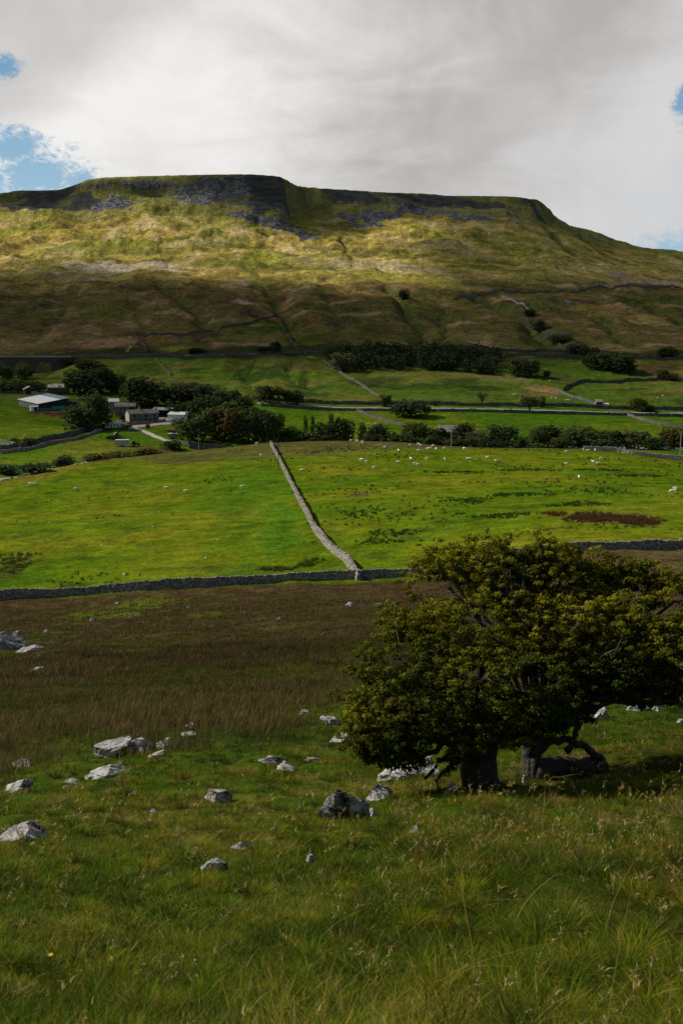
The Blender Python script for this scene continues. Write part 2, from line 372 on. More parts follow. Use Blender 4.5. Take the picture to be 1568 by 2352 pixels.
SCREE = [(250, 466, 62, 15, 1), (215, 430, 30, 8, .6), (330, 424, 70, 11, 1), (235, 420, 40, 6, .7), (450, 430, 80, 18, .8), (510, 445, 80, 22, 1), (560, 492, 45, 8, 1), (610, 505, 40, 8, .9), (650, 521, 50, 8, .9), (710, 538, 40, 9, 1), (420, 455, 40, 6, .9), (470, 462, 40, 7, .8),
 (855, 500, 60, 18, 1.1), (840, 520, 40, 6, 1), (960, 488, 110, 9, .9), (1080, 497, 110, 7, .8), (1140, 490, 80, 8, .7), (1000, 465, 60, 8, .6), (1100, 700, 12, 3, .5), (925, 470, 90, 10, .6), (700, 480, 0, 0, 0), (1300, 690, 14, 3, .6)]
ROCKY = [(90, 470, 110, 20, .8), (160, 478, 60, 10, .7), (500, 416, 150, 8, .45), (610, 412, 50, 12, .8), (700, 445, 40, 8, .5), (820, 455, 90, 14, 1), (950, 460, 110, 13, 1), (1080, 465, 110, 12, 1), (1190, 470, 60, 12, .95), (1225, 475, 25, 14, .8), (1360, 545, 60, 8, .5), (540, 455, 60, 18, .5), (430, 425, 60, 8, .6), (640, 490, 30, 18, .5),
 (1190, 700, 20, 4, .5), (1280, 768, 30, 5, .4)]
def world_ellipse(u, v, ru, rv):
    c = hit(u, v); n = hit(u, v + rv); f = hit(u, v - rv)
    ry = min(max((f.y - n.y) / 2, .2), 130); cy = c.y
    return c.x, cy, max(ru * px(c.y), .2), ry
def albedo(x, y):
    a = x / np.maximum(y, 9); N = len(x)
    nA = fbm(x / 1.3, y / 1.3, 4, 101); nB = fbm(x / 7, y / 7, 4, 102); nC = fbm(x / 30, y / 30, 4, 103); nD = fbm(x / 110, y / 90, 5, 104); nE = fbm(x / 45, y / 32, 5, 105)
    nF = fbm(x / 16, y / 13, 4, 106)
    near = lerp(lerp(C3(.066, .115, .010) + np.zeros((N, 1)), C3(.13, .12, .022), ss(.1, .8, nA * .6 + nB * .6)), C3(.03, .045, .01), ss(.1, .8, -nA * .5 - nB * .7))
    rush = lerp(lerp(C3(.10, .068, .03) + np.zeros((N, 1)), C3(.062, .044, .02), ss(-.1, .5, nC + .4 * nB)), C3(.09, .10, .018), ss(-.1, .5, nB * .7 - nC * .7 + .1 * nA) * (1 - .8 * ss(60, 105, y)))
    field = lerp(lerp(C3(.092, .138, .006) + np.zeros((N, 1)), C3(.135, .150, .009), ss(-.1, .8, nC + .3 * nF)), C3(.062, .118, .006), ss(-.1, .8, -nC + .4 * nB))
    field = lerp(field, C3(.05, .08, .01), ss(.35, .8, nB + .2 * nA) * .6)
    flat = lerp(C3(.065, .135, .008) + np.zeros((N, 1)), C3(.12, .16, .012), ss(-.2, .7, nC))
    slope = lerp(lerp(C3(.075, .125, .014) + np.zeros((N, 1)), C3(.13, .135, .028), ss(-.3, .6, nE)), C3(.04, .07, .014), ss(.2, .7, nC))
    rail = lerp(C3(.045, .055, .018) + np.zeros((N, 1)), C3(.085, .07, .03), ss(0, .6, nC))
    moor = lerp(lerp(C3(.175, .125, .043) + np.zeros((N, 1)), C3(.125, .125, .030), ss(-.2, .5, nD)), C3(.30, .20, .11), ss(.3, .8, nE + .25 * nF))
    moor = lerp(moor, C3(.09, .065, .035), ss(.25, .8, -nE + .3 * nF))
    upper = lerp(lerp(C3(.45, .34, .085) + np.zeros((N, 1)), C3(.31, .29, .052), ss(-.2, .5, nD + .3 * nF)), C3(.60, .46, .22), ss(.2, .8, nE + .35 * nF))
    upper = lerp(upper, C3(.15, .13, .045), ss(.2, .8, -nE + .5 * nF) * .75)
    high = lerp(C3(.19, .20, .055) + np.zeros((N, 1)), C3(.28, .25, .08), ss(-.3, .5, nF))
    jit = nF * 6 + nC * 12
    c = near
    e = rush_edge(a)
    w = ss(-.16, .16, (y - e) / np.maximum(e, 1) + nA * .12 + nB * .16)
    left = ss(.26, .12, a)                                     # brown sedge thins out behind the tree on the right
    c = lerp(c, rush * (.7 + .5 * (1 - left))[:, None], w)
    c = lerp(c, field, ss(159.6, 160.6, y))
    yr = np.interp(a, TA, RY[:, 13])                            # the river row
    c = lerp(c, C3(.09, .085, .022) * (1 + .4 * nF)[:, None], ss(-7, -2, y - yr - nB * 3) * .8)
    c = lerp(c, flat, ss(8, 30, y - yr - jit * .4))
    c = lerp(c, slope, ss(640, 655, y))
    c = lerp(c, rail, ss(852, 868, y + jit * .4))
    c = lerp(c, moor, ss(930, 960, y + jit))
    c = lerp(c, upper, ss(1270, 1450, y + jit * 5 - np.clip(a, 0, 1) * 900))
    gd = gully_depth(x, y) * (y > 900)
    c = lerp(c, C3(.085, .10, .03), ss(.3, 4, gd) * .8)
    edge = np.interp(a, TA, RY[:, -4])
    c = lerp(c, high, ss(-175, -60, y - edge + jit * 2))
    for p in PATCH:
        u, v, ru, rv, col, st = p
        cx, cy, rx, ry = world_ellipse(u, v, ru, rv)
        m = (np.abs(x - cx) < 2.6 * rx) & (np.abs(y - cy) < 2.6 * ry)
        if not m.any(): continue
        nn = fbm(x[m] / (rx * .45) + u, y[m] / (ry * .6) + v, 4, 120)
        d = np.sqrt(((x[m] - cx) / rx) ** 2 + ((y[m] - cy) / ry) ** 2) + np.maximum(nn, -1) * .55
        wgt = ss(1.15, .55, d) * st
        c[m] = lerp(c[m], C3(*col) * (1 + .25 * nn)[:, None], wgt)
    # field dropping patches
    s = np.zeros(N)
    for u, v, ru, rv, st in SCREE:
        if not ru: continue
        cx, cy, rx, ry = world_ellipse(u, v, ru, rv)
        m = (np.abs(x - cx) < 2.6 * rx) & (np.abs(y - cy) < 2.6 * ry)
        if not m.any(): continue
        nn = fbm(x[m] / (rx * .35) + u, y[m] / (ry * .4) + v, 4, 121)
        d = np.sqrt(((x[m] - cx) / rx) ** 2 + ((y[m] - cy) / ry) ** 2) + nn * .6
        s[m] = np.maximum(s[m], ss(1.1, .6, d) * st)
    rk = np.zeros(N)
    for u, v, ru, rv, st in ROCKY:
        cx, cy, rx, ry = world_ellipse(u, v, ru, rv)
        m = (np.abs(x - cx) < 2 * rx) & (np.abs(y - cy) < 2 * ry)
        if not m.any(): continue
        nn = fbm(x[m] / 45 + u, y[m] / 30 + v, 4, 122)
        d = np.sqrt(((x[m] - cx) / rx) ** 2 + ((y[m] - cy) / ry) ** 2) + nn * .5
        rk[m] = np.maximum(rk[m], ss(1.15, .6, d) * st)
    c[(y < 60)] *= .55                       # dark thatch, with the shade of the hollows put into the ground colour
    return np.clip(c, .004, 1), np.clip(s, 0, 1), np.clip(rk, 0, 1)

# ================================================================ GROUND MESH: one sheet from behind the viewer to the horizon
def build_ground():
    bl = np.concatenate([np.linspace(-1.5, -.42, 70)[:-1], np.linspace(-.42, .42, 720), np.linspace(.42, 1.5, 70)[1:]])
    ys = np.concatenate([np.linspace(-30, 2, 24)[:-1], np.exp(np.linspace(math.log(2), math.log(6500), 6000))])
    # rows where the picture needs them: even steps in height of view, never too coarse
    m = np.zeros(len(ys))
    for a in (-.33, -.2, -.05, .08, .2, .33):
        z = base_h(a * ys, ys); yc = np.maximum(ys, 1.5)
        t = (z / yc); vv = CV - F * (SP + t * CP) / (CP - t * SP)
        m += np.maximum(-np.gradient(vv), 0)
    m = m / 6
    m[ys < 3] = 0
    m = m + np.gradient(np.log(ys + 45)) * 60
    cum = np.cumsum(m); cum /= cum[-1]
    Y = np.interp(np.linspace(0, 1, 1150), cum, ys)
    X = bl[None, :] * (Y[:, None] + 8.0); YY = np.repeat(Y[:, None], len(bl), 1)
    x = X.ravel(); y = np.maximum(YY.ravel(), -30) * 1.0
    z = H(x, y)
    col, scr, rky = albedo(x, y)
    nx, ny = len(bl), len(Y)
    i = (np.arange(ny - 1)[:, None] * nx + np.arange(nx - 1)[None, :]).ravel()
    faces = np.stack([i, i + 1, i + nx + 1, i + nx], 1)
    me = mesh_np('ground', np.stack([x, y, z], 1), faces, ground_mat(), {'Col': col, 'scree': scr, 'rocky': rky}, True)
    o = link('ground', me); tag(o, kind='structure'); return o
def ground_mat():
    m, g = newmat('ground'); co = g.coord()
    col = g.attr('Col')
    geo = g.new('ShaderNodeNewGeometry'); nz = g.new('ShaderNodeSeparateXYZ'); g.l.new(geo.outputs['Normal'], nz.inputs[0])
    dist = g.vmath('LENGTH', co)
    far = g.ramp(dist, 250, 900)
    n1 = g.noise(co, 1.4, 6, .65)           # tufts
    n2 = g.noise(g.vmath('MULTIPLY', co, (.09, .16, .12)), 1.0, 7, .68, .4)   # drifts of taller grass
    n3 = g.noise(co, .22, 6, .7)
    k1 = g.ramp(n1, .3, .7, .5, 1.5, False); fm = g.ramp(dist, 600, 1300); k3 = g.ramp(n3, .3, .7, g.math('SUBTRACT', .62, g.math('MULTIPLY', fm, .22)), g.math('ADD', 1.42, g.math('MULTIPLY', fm, .35)), False); n5 = g.noise(g.vmath('MULTIPLY', co, (.030, .045, .03)), 1.0, 6, .66, .6); k2 = g.math('MULTIPLY', g.ramp(n2, .3, .7, .72, 1.3, False), g.ramp(n5, .3, .7, g.math('SUBTRACT', 1.0, g.math('MULTIPLY', fm, .35)), g.math('ADD', 1.0, g.math('MULTIPLY', fm, .4)), False))
    k = g.math('MULTIPLY', g.math('MULTIPLY', k1, k3), k2)
    c = g.mix(1.0, col, k, 'MULTIPLY')
    # small dark rushes scattered through pasture
    n4 = g.noise(g.vmath('MULTIPLY', co, (.35, .55, .4)), 1.0, 4, .6)
    c = g.mix(g.math('MULTIPLY', g.ramp(n4, .60, .68), .5), c, g.mix(1.0, col, (.35, .5, .6), 'MULTIPLY'))
    # scree and bare rock
    vor = g.new('ShaderNodeTexVoronoi'); g.put(vor.inputs['Vector'], co); vor.inputs['Scale'].default_value = .22
    sep = g.new('ShaderNodeSeparateColor'); g.l.new(vor.outputs['Color'], sep.inputs[0])
    stone = g.mix(g.ramp(sep.outputs[0], .15, .95), (.075, .085, .10), (.27, .27, .29))
    s = g.attr('scree', 'Fac')
    nS = g.noise(co, .06, 6, .7)
    c = g.mix(g.ramp(g.math('ADD', s, g.math('MULTIPLY', g.math('SUBTRACT', nS, .5), 1.6)), .35, .65), c, stone)
    rk = g.noise(g.vmath('MULTIPLY', co, (.03, .03, .25)), 1.0, 6, .7)
    rock = g.mix(g.ramp(rk, .35, .65), (.05, .052, .05), (.14, .14, .14))
    steep = g.ramp(g.math('ADD', nz.outputs[2], g.math('MULTIPLY', g.math('SUBTRACT', nS, .5), .35)), .72, .56)
    steep2 = g.ramp(g.math('ADD', g.attr('rocky', 'Fac'), g.math('MULTIPLY', g.math('SUBTRACT', rk, .5), 1.8)), .35, .6)
    c = g.mix(g.math('MAXIMUM', steep2, g.math('MULTIPLY', steep, g.math('MULTIPLY', g.ramp(dist, 1200, 1500), .25))), c, rock)
    bump = g.math('ADD', g.math('MULTIPLY', n1, .25), g.math('ADD', g.math('MULTIPLY', n3, g.ramp(dist, 20, 700, .4, 2.2)), g.math('MULTIPLY', sep.outputs[0], g.math('MULTIPLY', s, 2.0))))
    bump = g.math('ADD', bump, g.math('MULTIPLY', nS, g.ramp(dist, 500, 1500, 0, 6)))
    return finish(m, g, c, 1.0, bump, .9, 1.0, spec=0.0)

def ribbon(name, pts, width, mat, lift=.08, label=None, kind='structure', cat=None, step=4.0, prec=None):
    """a flat strip laid over the ground along world points"""
    P = resample(prec if prec is not None else [hit(u, v) for u, v in pts], step)
    vs, fs = [], []
    for i, p in enumerate(P):
        d = (P[min(i + 1, len(P) - 1)] - P[max(i - 1, 0)]); n = Vector((d.y, -d.x)).normalized()
        w = width * (1 + .12 * math.sin(i * 1.7)) / 2
        for k in (-1, -.5, 0, .5, 1):
            x, y = p.x + n.x * w * k, p.y + n.y * w * k
            vs.append((x, y, Hs(x, y) + lift))
    for i in range(len(P) - 1):
        for k in range(4): fs.append((i * 5 + k, i * 5 + k + 1, i * 5 + k + 6, i * 5 + k + 5))
    me = mesh_np(name, vs, np.array(fs), mat, smooth=True)
    o = link(name, me); tag(o, label, cat, kind=kind); return o
def resample(P, step):
    P = [Vector((p[0], p[1])) for p in P]
    d = [0]
    for i in range(1, len(P)): d.append(d[-1] + (P[i] - P[i - 1]).length)
    n = max(int(d[-1] / step), 2)
    t = np.linspace(0, d[-1], n + 1)
    xs = pchip(d, [p.x for p in P], t) if len(P) > 2 else np.interp(t, d, [p.x for p in P]); yv = pchip(d, [p.y for p in P], t) if len(P) > 2 else np.interp(t, d, [p.y for p in P])
    return [Vector((x, y)) for x, y in zip(xs, yv)]

# ================================================================ SKY, CLOUDS, SUN
EL, AZ = math.radians(38), math.radians(14)
SUN = Vector((-math.cos(EL) * math.cos(AZ), math.cos(EL) * math.sin(AZ), math.sin(EL)))
def udir(u, v):
    a, e = ray(u, v); return Vector((a, 1, e)).normalized()
def build_world():
    w = bpy.data.worlds.new('World'); sc.world = w; w.use_nodes = True; w.node_tree.nodes.clear(); g = NT(w.node_tree)
    sky = g.new('ShaderNodeTexSky', sky_type='NISHITA'); sky.sun_disc = False; sky.sun_elevation = EL
    sky.sun_rotation = math.atan2(SUN.x, SUN.y) % (2 * math.pi); sky.altitude = 400; sky.dust_density = .6; sky.ozone_density = 1.6
    d = g.coord(which='Generated')
    skyc = g.mix(1.0, sky.outputs[0], (.075, .085, .092), 'MULTIPLY')
    sp = g.new('ShaderNodeSeparateXYZ'); g.l.new(d, sp.inputs[0]); X, Y, Z = sp.outputs
    # cloud deck seen in perspective: divide by height so that it flattens towards the horizon
    zz = g.math('MAXIMUM', g.math('ADD', Z, .16), .05)
    cb = g.new('ShaderNodeCombineXYZ'); g.put(cb.inputs[0], g.math('DIVIDE', X, zz)); g.put(cb.inputs[1], g.math('DIVIDE', Y, zz)); g.put(cb.inputs[2], Z)
    pc = cb.outputs[0]
    n_big = g.noise(pc, .9, 3, .5, .3); n_mid = g.noise(g.vmath('ADD', pc, (3.1, 1.7, 0)), 2.6, 6, .6, .6); n_fine = g.noise(g.vmath('ADD', d, (1.3, 4.2, 2)), 14, 7, .62, .4); n_hole = g.noise(g.vmath('MULTIPLY', g.vmath('ADD', d, (2.3, .2, 5)), (1, 1, 1.6)), 34, 8, .72, .6); n_wisp = g.noise(g.vmath('MULTIPLY', g.vmath('ADD', d, (6.3, 3.2, 1)), (1, 1, 1.9)), 95, 8, .72, .7)
    # broad grey belt rising to the right, bright to the left
    c0 = udir(1000, 300); right = udir(1500, 150)
    def axis(u0, v0, u1, v1):
        p, q = udir(u0, v0), udir(u1, v1); ax = (q - p); L = ax.length; ax = ax / L
        t = g.math('SUBTRACT', g.vmath('DOT_PRODUCT', d, tuple(ax)), p.dot(ax)); return g.math('DIVIDE', t, L)
    t = g.math('ADD', axis(150, 380, 1250, 60), g.math('ADD', g.math('MULTIPLY', g.math('SUBTRACT', n_big, .5), .9), g.math('MULTIPLY', g.math('SUBTRACT', n_mid, .5), .75)))
    grey = g.ramp(t, .0, 1.0)
    t2 = g.math('ADD', axis(1050, 230, 1350, 520), g.math('ADD', g.math('MULTIPLY', g.math('SUBTRACT', n_big, .5), .5), g.math('MULTIPLY', g.math('SUBTRACT', n_mid, .5), .8)))
    grey = g.math('MULTIPLY', grey, g.ramp(t2, .0, 1.0, 1.0, .42))
    t3 = g.math('ADD', axis(500, 120, 420, -40), g.math('MULTIPLY', g.math('SUBTRACT', n_mid, .5), 1.0))
    grey = g.math('MAXIMUM', grey, g.ramp(t3, 0, 1.2, 0, .62))
    grey = g.math('ADD', grey, g.math('MULTIPLY', g.math('SUBTRACT', n_fine, .5), .55), clamp=True)
    cloud = g.mix(grey, (.90, .88, .86), (.44, .43, .425))
    cloud = g.mix(g.math('MULTIPLY', g.ramp(t2, .3, 1.3), .5), cloud, (.55, .58, .62))
    # blue openings
    def hole(u, v, r, sx=1, amp=.5, fa=.5):
        p = udir(u, v); q = g.vmath('SUBTRACT', d, tuple(p)); q = g.vmath('MULTIPLY', q, (1 / sx, 1, 1))
        L = g.math('DIVIDE', g.vmath('LENGTH', q), r)
        L = g.math('ADD', L, g.math('ADD', g.math('MULTIPLY', g.math('SUBTRACT', n_hole, .5), amp * 1.7), g.math('MULTIPLY', g.math('SUBTRACT', n_fine, .5), amp * 1.0))); L = g.math('ADD', L, g.math('MULTIPLY', g.math('SUBTRACT', n_wisp, .5), fa * 5.0))
        return g.ramp(L, 1.5, .55)
    hs = None
    for h in (hole(90, 405, .026, 1.35, .9), hole(40, 340, .016, 1.5, .9), hole(-45, 425, .024, 1.0, 1.1), hole(180, 418, .011, 2.4, 1.3), hole(6, 158, .009, 1.6, 1.0), hole(1580, 226, .012, .9, 1.4), hole(1600, 590, .020, 3.4, .8), hole(-520, 320, .10, 1.2, .8), hole(1990, 300, .08, 1.2, .8)):
        hs = h if hs is None else g.math('MAXIMUM', hs, h)
    blue = g.mix(g.ramp(Z, .08, .30), (.36, .56, .70), (.13, .30, .50))
    # the deck is bright only where the sun gets through it ahead; behind and overhead it is thick and dark
    ahead = g.math('MULTIPLY', g.ramp(Y, .45, .88), g.ramp(Z, .62, .30))
    thick = g.mix(n_big, (.10, .11, .125), (.17, .18, .20))
    cloud = g.mix(ahead, thick, cloud)
    sky2 = g.mix(ahead, skyc, g.mix(.75, skyc, blue))
    out = g.mix(g.math('MULTIPLY', hs, ahead), cloud, sky2)
    lowmix = g.ramp(Z, -.02, -.12)
    out = g.mix(lowmix, out, (.05, .055, .035))
    mix2 = g.mix(g.math('MULTIPLY', g.math('SUBTRACT', 1.0, ahead), .35), out, skyc)
    b = g.new('ShaderNodeBackground'); g.l.new(mix2, b.inputs[0]); b.inputs[1].default_value = 1.0
    o = g.new('ShaderNodeOutputWorld'); g.l.new(b.outputs[0], o.inputs[0])
    try: w.cycles.sampling_method = 'MANUAL'; w.cycles.sample_map_resolution = 512
    except Exception: pass
def build_sun():
    L = bpy.data.lights.new('sun', 'SUN'); L.energy = 4.9; L.angle = math.radians(.6); L.color = (1, .93, .80)
    o = bpy.data.objects.new('sun', L); COL.objects.link(o); o.rotation_euler = SUN.to_track_quat('Z', 'Y').to_euler(); o.location = (-300, 100, 600)
def build_camera():
    c = bpy.data.cameras.new('camera'); c.sensor_fit = 'VERTICAL'; c.sensor_height = 36; c.sensor_width = 24; c.lens = 36 * F / 2352
    c.clip_start = .05; c.clip_end = 20000
    c.dof.use_dof = True; c.dof.focus_distance = 120; c.dof.aperture_fstop = 5.0
    o = bpy.data.objects.new('camera', c); COL.objects.link(o); o.location = (0, 0, 0); o.rotation_euler = (math.pi / 2 - PIT, 0, 0); sc.camera = o
# cloud shade: unseen cloud slab added out of view, density shaped for the shade
SHADE = [  # u, v, half width, half height in picture units, density
]
def shade_fn(x, y):
    """0 = full sun, 1 = full shade, as wanted on the ground"""
    n = fbm(x / 260, y / 200, 4, 201) ; n2 = fbm(x / 90, y / 70, 3, 202)
    a = x / np.maximum(y, 9)
    s = np.zeros_like(x)
    def band(y0, y1, soft0, soft1, k, jit=.0):
        yy = y + n * jit
        return ss(y0 - soft0, y0 + soft0, yy) * ss(y1 + soft1, y1 - soft1, yy) * k
    yy = y + n * 45 + n2 * 16
    up = np.interp(a, UPA, UPY); lo = np.interp(a, LOA, LOY); right = ss(.035, .11, a + n * .03)
    s = np.maximum(s, ss(690, 920, yy) * ss(45, -45, yy - lo) * (.88 - .10 * right))
    s = np.maximum(s, ss(1150, 1350, yy) * right * .84)
    s = np.maximum(s, ss(1300, 1450, yy) * ss(.12, .42, fbm(x / 210 + 4, y / 150, 3, 207)) * .5)
    s = np.maximum(s, ss(-35, 35, y + n * 30 + n2 * 16 - up) * ss(-.195, -.17, a + n * .015) * (.82 - .10 * right))
    s = np.maximum(s, ss(1950, 1985, y + n2 * 14) * ss(-.235, -.27, a + n * .015) * .9)
    # farm and river wood
    s = np.maximum(s, ss(440, 500, yy) * .22)
    s = np.maximum(s, ss(520, 560, yy) * ss(-.08, -.2, a + n * .02) * .55 * ss(900, 800, yy))
    # the rough slope above the near wall
    s = np.maximum(s, ss(22, 45, y + n2 * 6) * ss(163, 150, y + n2 * 6) * .34)
    return np.clip(s, 0, 1)
def _bnd(pts):
    q = [hit(u, v) for u, v in pts]; q = sorted((p.x / p.y, p.y) for p in q); return np.array([t[0] for t in q]), np.array([t[1] for t in q])
UPA, UPY = _bnd([(360, 412), (385, 440), (430, 462), (500, 487), (570, 508), (640, 530), (720, 545), (800, 540), (870, 512), (950, 512), (1010, 535), (1100, 590), (1250, 640), (1450, 680)])
LOA, LOY = _bnd([(-200, 612), (0, 616), (200, 622), (450, 640), (600, 642), (750, 662), (900, 695), (1000, 688), (1100, 660), (1300, 640), (1700, 640)])
def build_shade_clouds():
    hgt = 1500.0
    nx, ny = 320, 320
    gx = np.linspace(-1600, 2400, nx); gy = np.linspace(-500, 3600, ny)      # footprint on the ground
    X, Y = np.meshgrid(gx, gy); x = X.ravel(); y = Y.ravel()
    s = shade_fn(x, y); z = np.minimum(base_h(x, y), 400)
    k = (hgt - z) / SUN.z
    dens = 1 - np.sqrt(1 - np.clip(s, 0, .995))       # two skins are crossed
    bx = x + SUN.x * k; by = y + SUN.y * k
    thick = 4 + 40 * dens * (1 + .4 * fbm(x / 150, y / 150, 3, 7))
    lo = np.stack([bx, by, np.full_like(x, hgt) - thick * .15], 1); 
    hi = lo + thick[:, None] * np.array([0, 0, 1.0])[None]
    V = np.concatenate([lo, hi]); n = nx * ny
    i = (np.arange(ny - 1)[:, None] * nx + np.arange(nx - 1)[None, :]).ravel()
    keepf = (dens[i] > .01) | (dens[i + 1] > .01) | (dens[i + nx] > .01) | (dens[i + nx + 1] > .01); i = i[keepf]
    f = np.concatenate([np.stack([i, i + nx, i + nx + 1, i + 1], 1), np.stack([i, i + 1, i + nx + 1, i + nx], 1) + n])
    m, g = newmat('shade_cloud_slab'); dn = g.attr('dens', 'Fac')
    t = g.new('ShaderNodeBsdfTransparent'); df = g.new('ShaderNodeBsdfDiffuse'); df.inputs[0].default_value = (.85, .86, .88, 1)
    mx = g.new('ShaderNodeMixShader'); g.l.new(dn, mx.inputs[0]); g.l.new(t.outputs[0], mx.inputs[1]); g.l.new(df.outputs[0], mx.inputs[2])
    o = g.new('ShaderNodeOutputMaterial'); g.l.new(mx.outputs[0], o.inputs[0])
    me = mesh_np('shade_clouds', V, f, m, {'dens': np.concatenate([dens, dens])}, True)
    ob = link('shade_clouds', me); tag(ob, kind='structure')  # added slab that shapes the sunlight, never in view

def build_haze():
    b = MB(); b.box(-11500, 11500, -1200, 7600, -140, 420)
    m, g = newmat('haze'); v = g.new('ShaderNodeVolumePrincipled'); v.inputs['Color'].default_value = (.80, .86, .94, 1); v.inputs['Density'].default_value = .00011; v.inputs['Anisotropy'].default_value = .35
    o = g.new('ShaderNodeOutputMaterial'); g.l.new(v.outputs[0], o.inputs['Volume'])
    h = b.build('haze', m); tag(h, kind='stuff')
# ================================================================ DRY STONE WALLS
def stone_mat(name, a, b, sc_=1.2, lich=(.42, .41, .38)):
    m, g = newmat(name); co = g.coord()
    at_ = g.attr('Col'); n = g.noise(co, sc_ * 3, 6, .65)
    sp = g.new('ShaderNodeSeparateColor'); g.l.new(at_, sp.inputs[0])
    c = g.mix(sp.outputs[0], a, b)
    c = g.mix(g.ramp(n, .52, .68), c, lich)
    c = g.mix(1.0, c, g.ramp(n, .25, .6, .55, 1.1), 'MULTIPLY')
    return finish(m, g, c, .95, n, .6, .03, spec=.1)
M = {}
M['wall'] = stone_mat('wall_stone', (.13, .125, .115), (.34, .32, .29))
M['wall_pale'] = stone_mat('wall_stone_pale', (.30, .26, .22), (.60, .53, .46), 1.2, (.66, .62, .57))
M['wall_mid'] = stone_mat('wall_stone_lichened', (.15, .14, .12), (.46, .42, .37), 1.2, (.62, .58, .52))
M['wall_far'] = stone_mat('wall_stone_far', (.10, .095, .085), (.24, .22, .19), .6, (.30, .28, .25))
M['wall_dark'] = stone_mat('wall_stone_dark', (.06, .058, .052), (.16, .15, .135), .6, (.2, .2, .18))
def boxes_np(c, ax, ay, az, jit):
    """c (n,3) centres, ax/ay/az (n,3) half axes -> verts, faces"""
    n = len(c); s = np.array([(-1, -1, -1), (1, -1, -1), (1, 1, -1), (-1, 1, -1), (-1, -1, 1), (1, -1, 1), (1, 1, 1), (-1, 1, 1)], float)
    V = c[:, None] + s[None, :, 0:1] * ax[:, None] + s[None, :, 1:2] * ay[:, None] + s[None, :, 2:3] * az[:, None]
    V = V + RNG.uniform(-1, 1, V.shape) * jit
    f = np.array([(0, 3, 2, 1), (4, 5, 6, 7), (0, 1, 5, 4), (1, 2, 6, 5), (2, 3, 7, 6), (3, 0, 4, 7)])
    Fc = (np.arange(n)[:, None, None] * 8 + f[None]).reshape(-1, 4)
    return V.reshape(-1, 3), Fc
def wall(name, pts, label, h=1.35, L=.42, mat=None, w0=.75, w1=.42, prec=None, group=None, course=None, cope=True):
    P = resample(prec if prec is not None else [hit(u, v) for u, v in pts], .5)
    P = np.array([(p.x, p.y) for p in P]); seg = np.linalg.norm(np.diff(P, axis=0), axis=1); T = np.concatenate([[0], np.cumsum(seg)])
    course = course or L * .5
    C, AX, AY, AZ = [], [], [], []
    nl = max(int(round(h / course)), 2)
    for k in range(nl + (1 if cope else 0)):
        top = k == nl
        ll = L * (.45 if top else 1)
        n = max(int(T[-1] / ll), 1)
        t = (np.arange(n) + .5 + RNG.uniform(-.25, .25, n) + .5 * (k % 2)) * ll
        t = np.clip(t, 0, T[-1])
        x = np.interp(t, T, P[:, 0]); y = np.interp(t, T, P[:, 1])
        x2 = np.interp(np.minimum(t + .5, T[-1]), T, P[:, 0]) - np.interp(np.maximum(t - .5, 0), T, P[:, 0])
        y2 = np.interp(np.minimum(t + .5, T[-1]), T, P[:, 1]) - np.interp(np.maximum(t - .5, 0), T, P[:, 1])
        q = np.hypot(x2, y2) + 1e-9; dx, dy = x2 / q, y2 / q
        zb = H(x, y); wob = .08 * np.sin(t * .21) + .22 * fbm(t / 6 + k * .02, t * 0, 3, 5)
        hh = course * (h + wob) / h
        z = zb - .05 + (k + .5) * hh
        w = (w0 + (w1 - w0) * (k / nl)) / 2
        lh = ll * RNG.uniform(.40, .62, n)
        vh = hh * RNG.uniform(.42, .58, n) if not top else course * RNG.uniform(.45, .95, n)
        if top: z = z + (vh - course * .5) * .8
        wv = w * RNG.uniform(.88, 1.12, n)
        C.append(np.stack([x, y, z], 1)); AX.append(np.stack([dx * lh, dy * lh, RNG.uniform(-.1, .1, n) * lh], 1))
        AY.append(np.stack([-dy * wv, dx * wv, 0 * wv], 1)); AZ.append(np.stack([dx * vh * RNG.uniform(-.15, .15, n), dy * vh * 0, vh], 1))
    C, AX, AY, AZ = map(np.concatenate, (C, AX, AY, AZ))
    V, Fc = boxes_np(C, AX, AY, AZ, L * .10)
    r = np.repeat(RNG.uniform(0, 1, len(C)) ** 1.3, 8); col = np.stack([r, r, r], 1)
    me = mesh_np(name, V, Fc, mat or M['wall'], col)
    o = link(name, me); tag(o, label, 'stone wall', group, 'thing'); return o
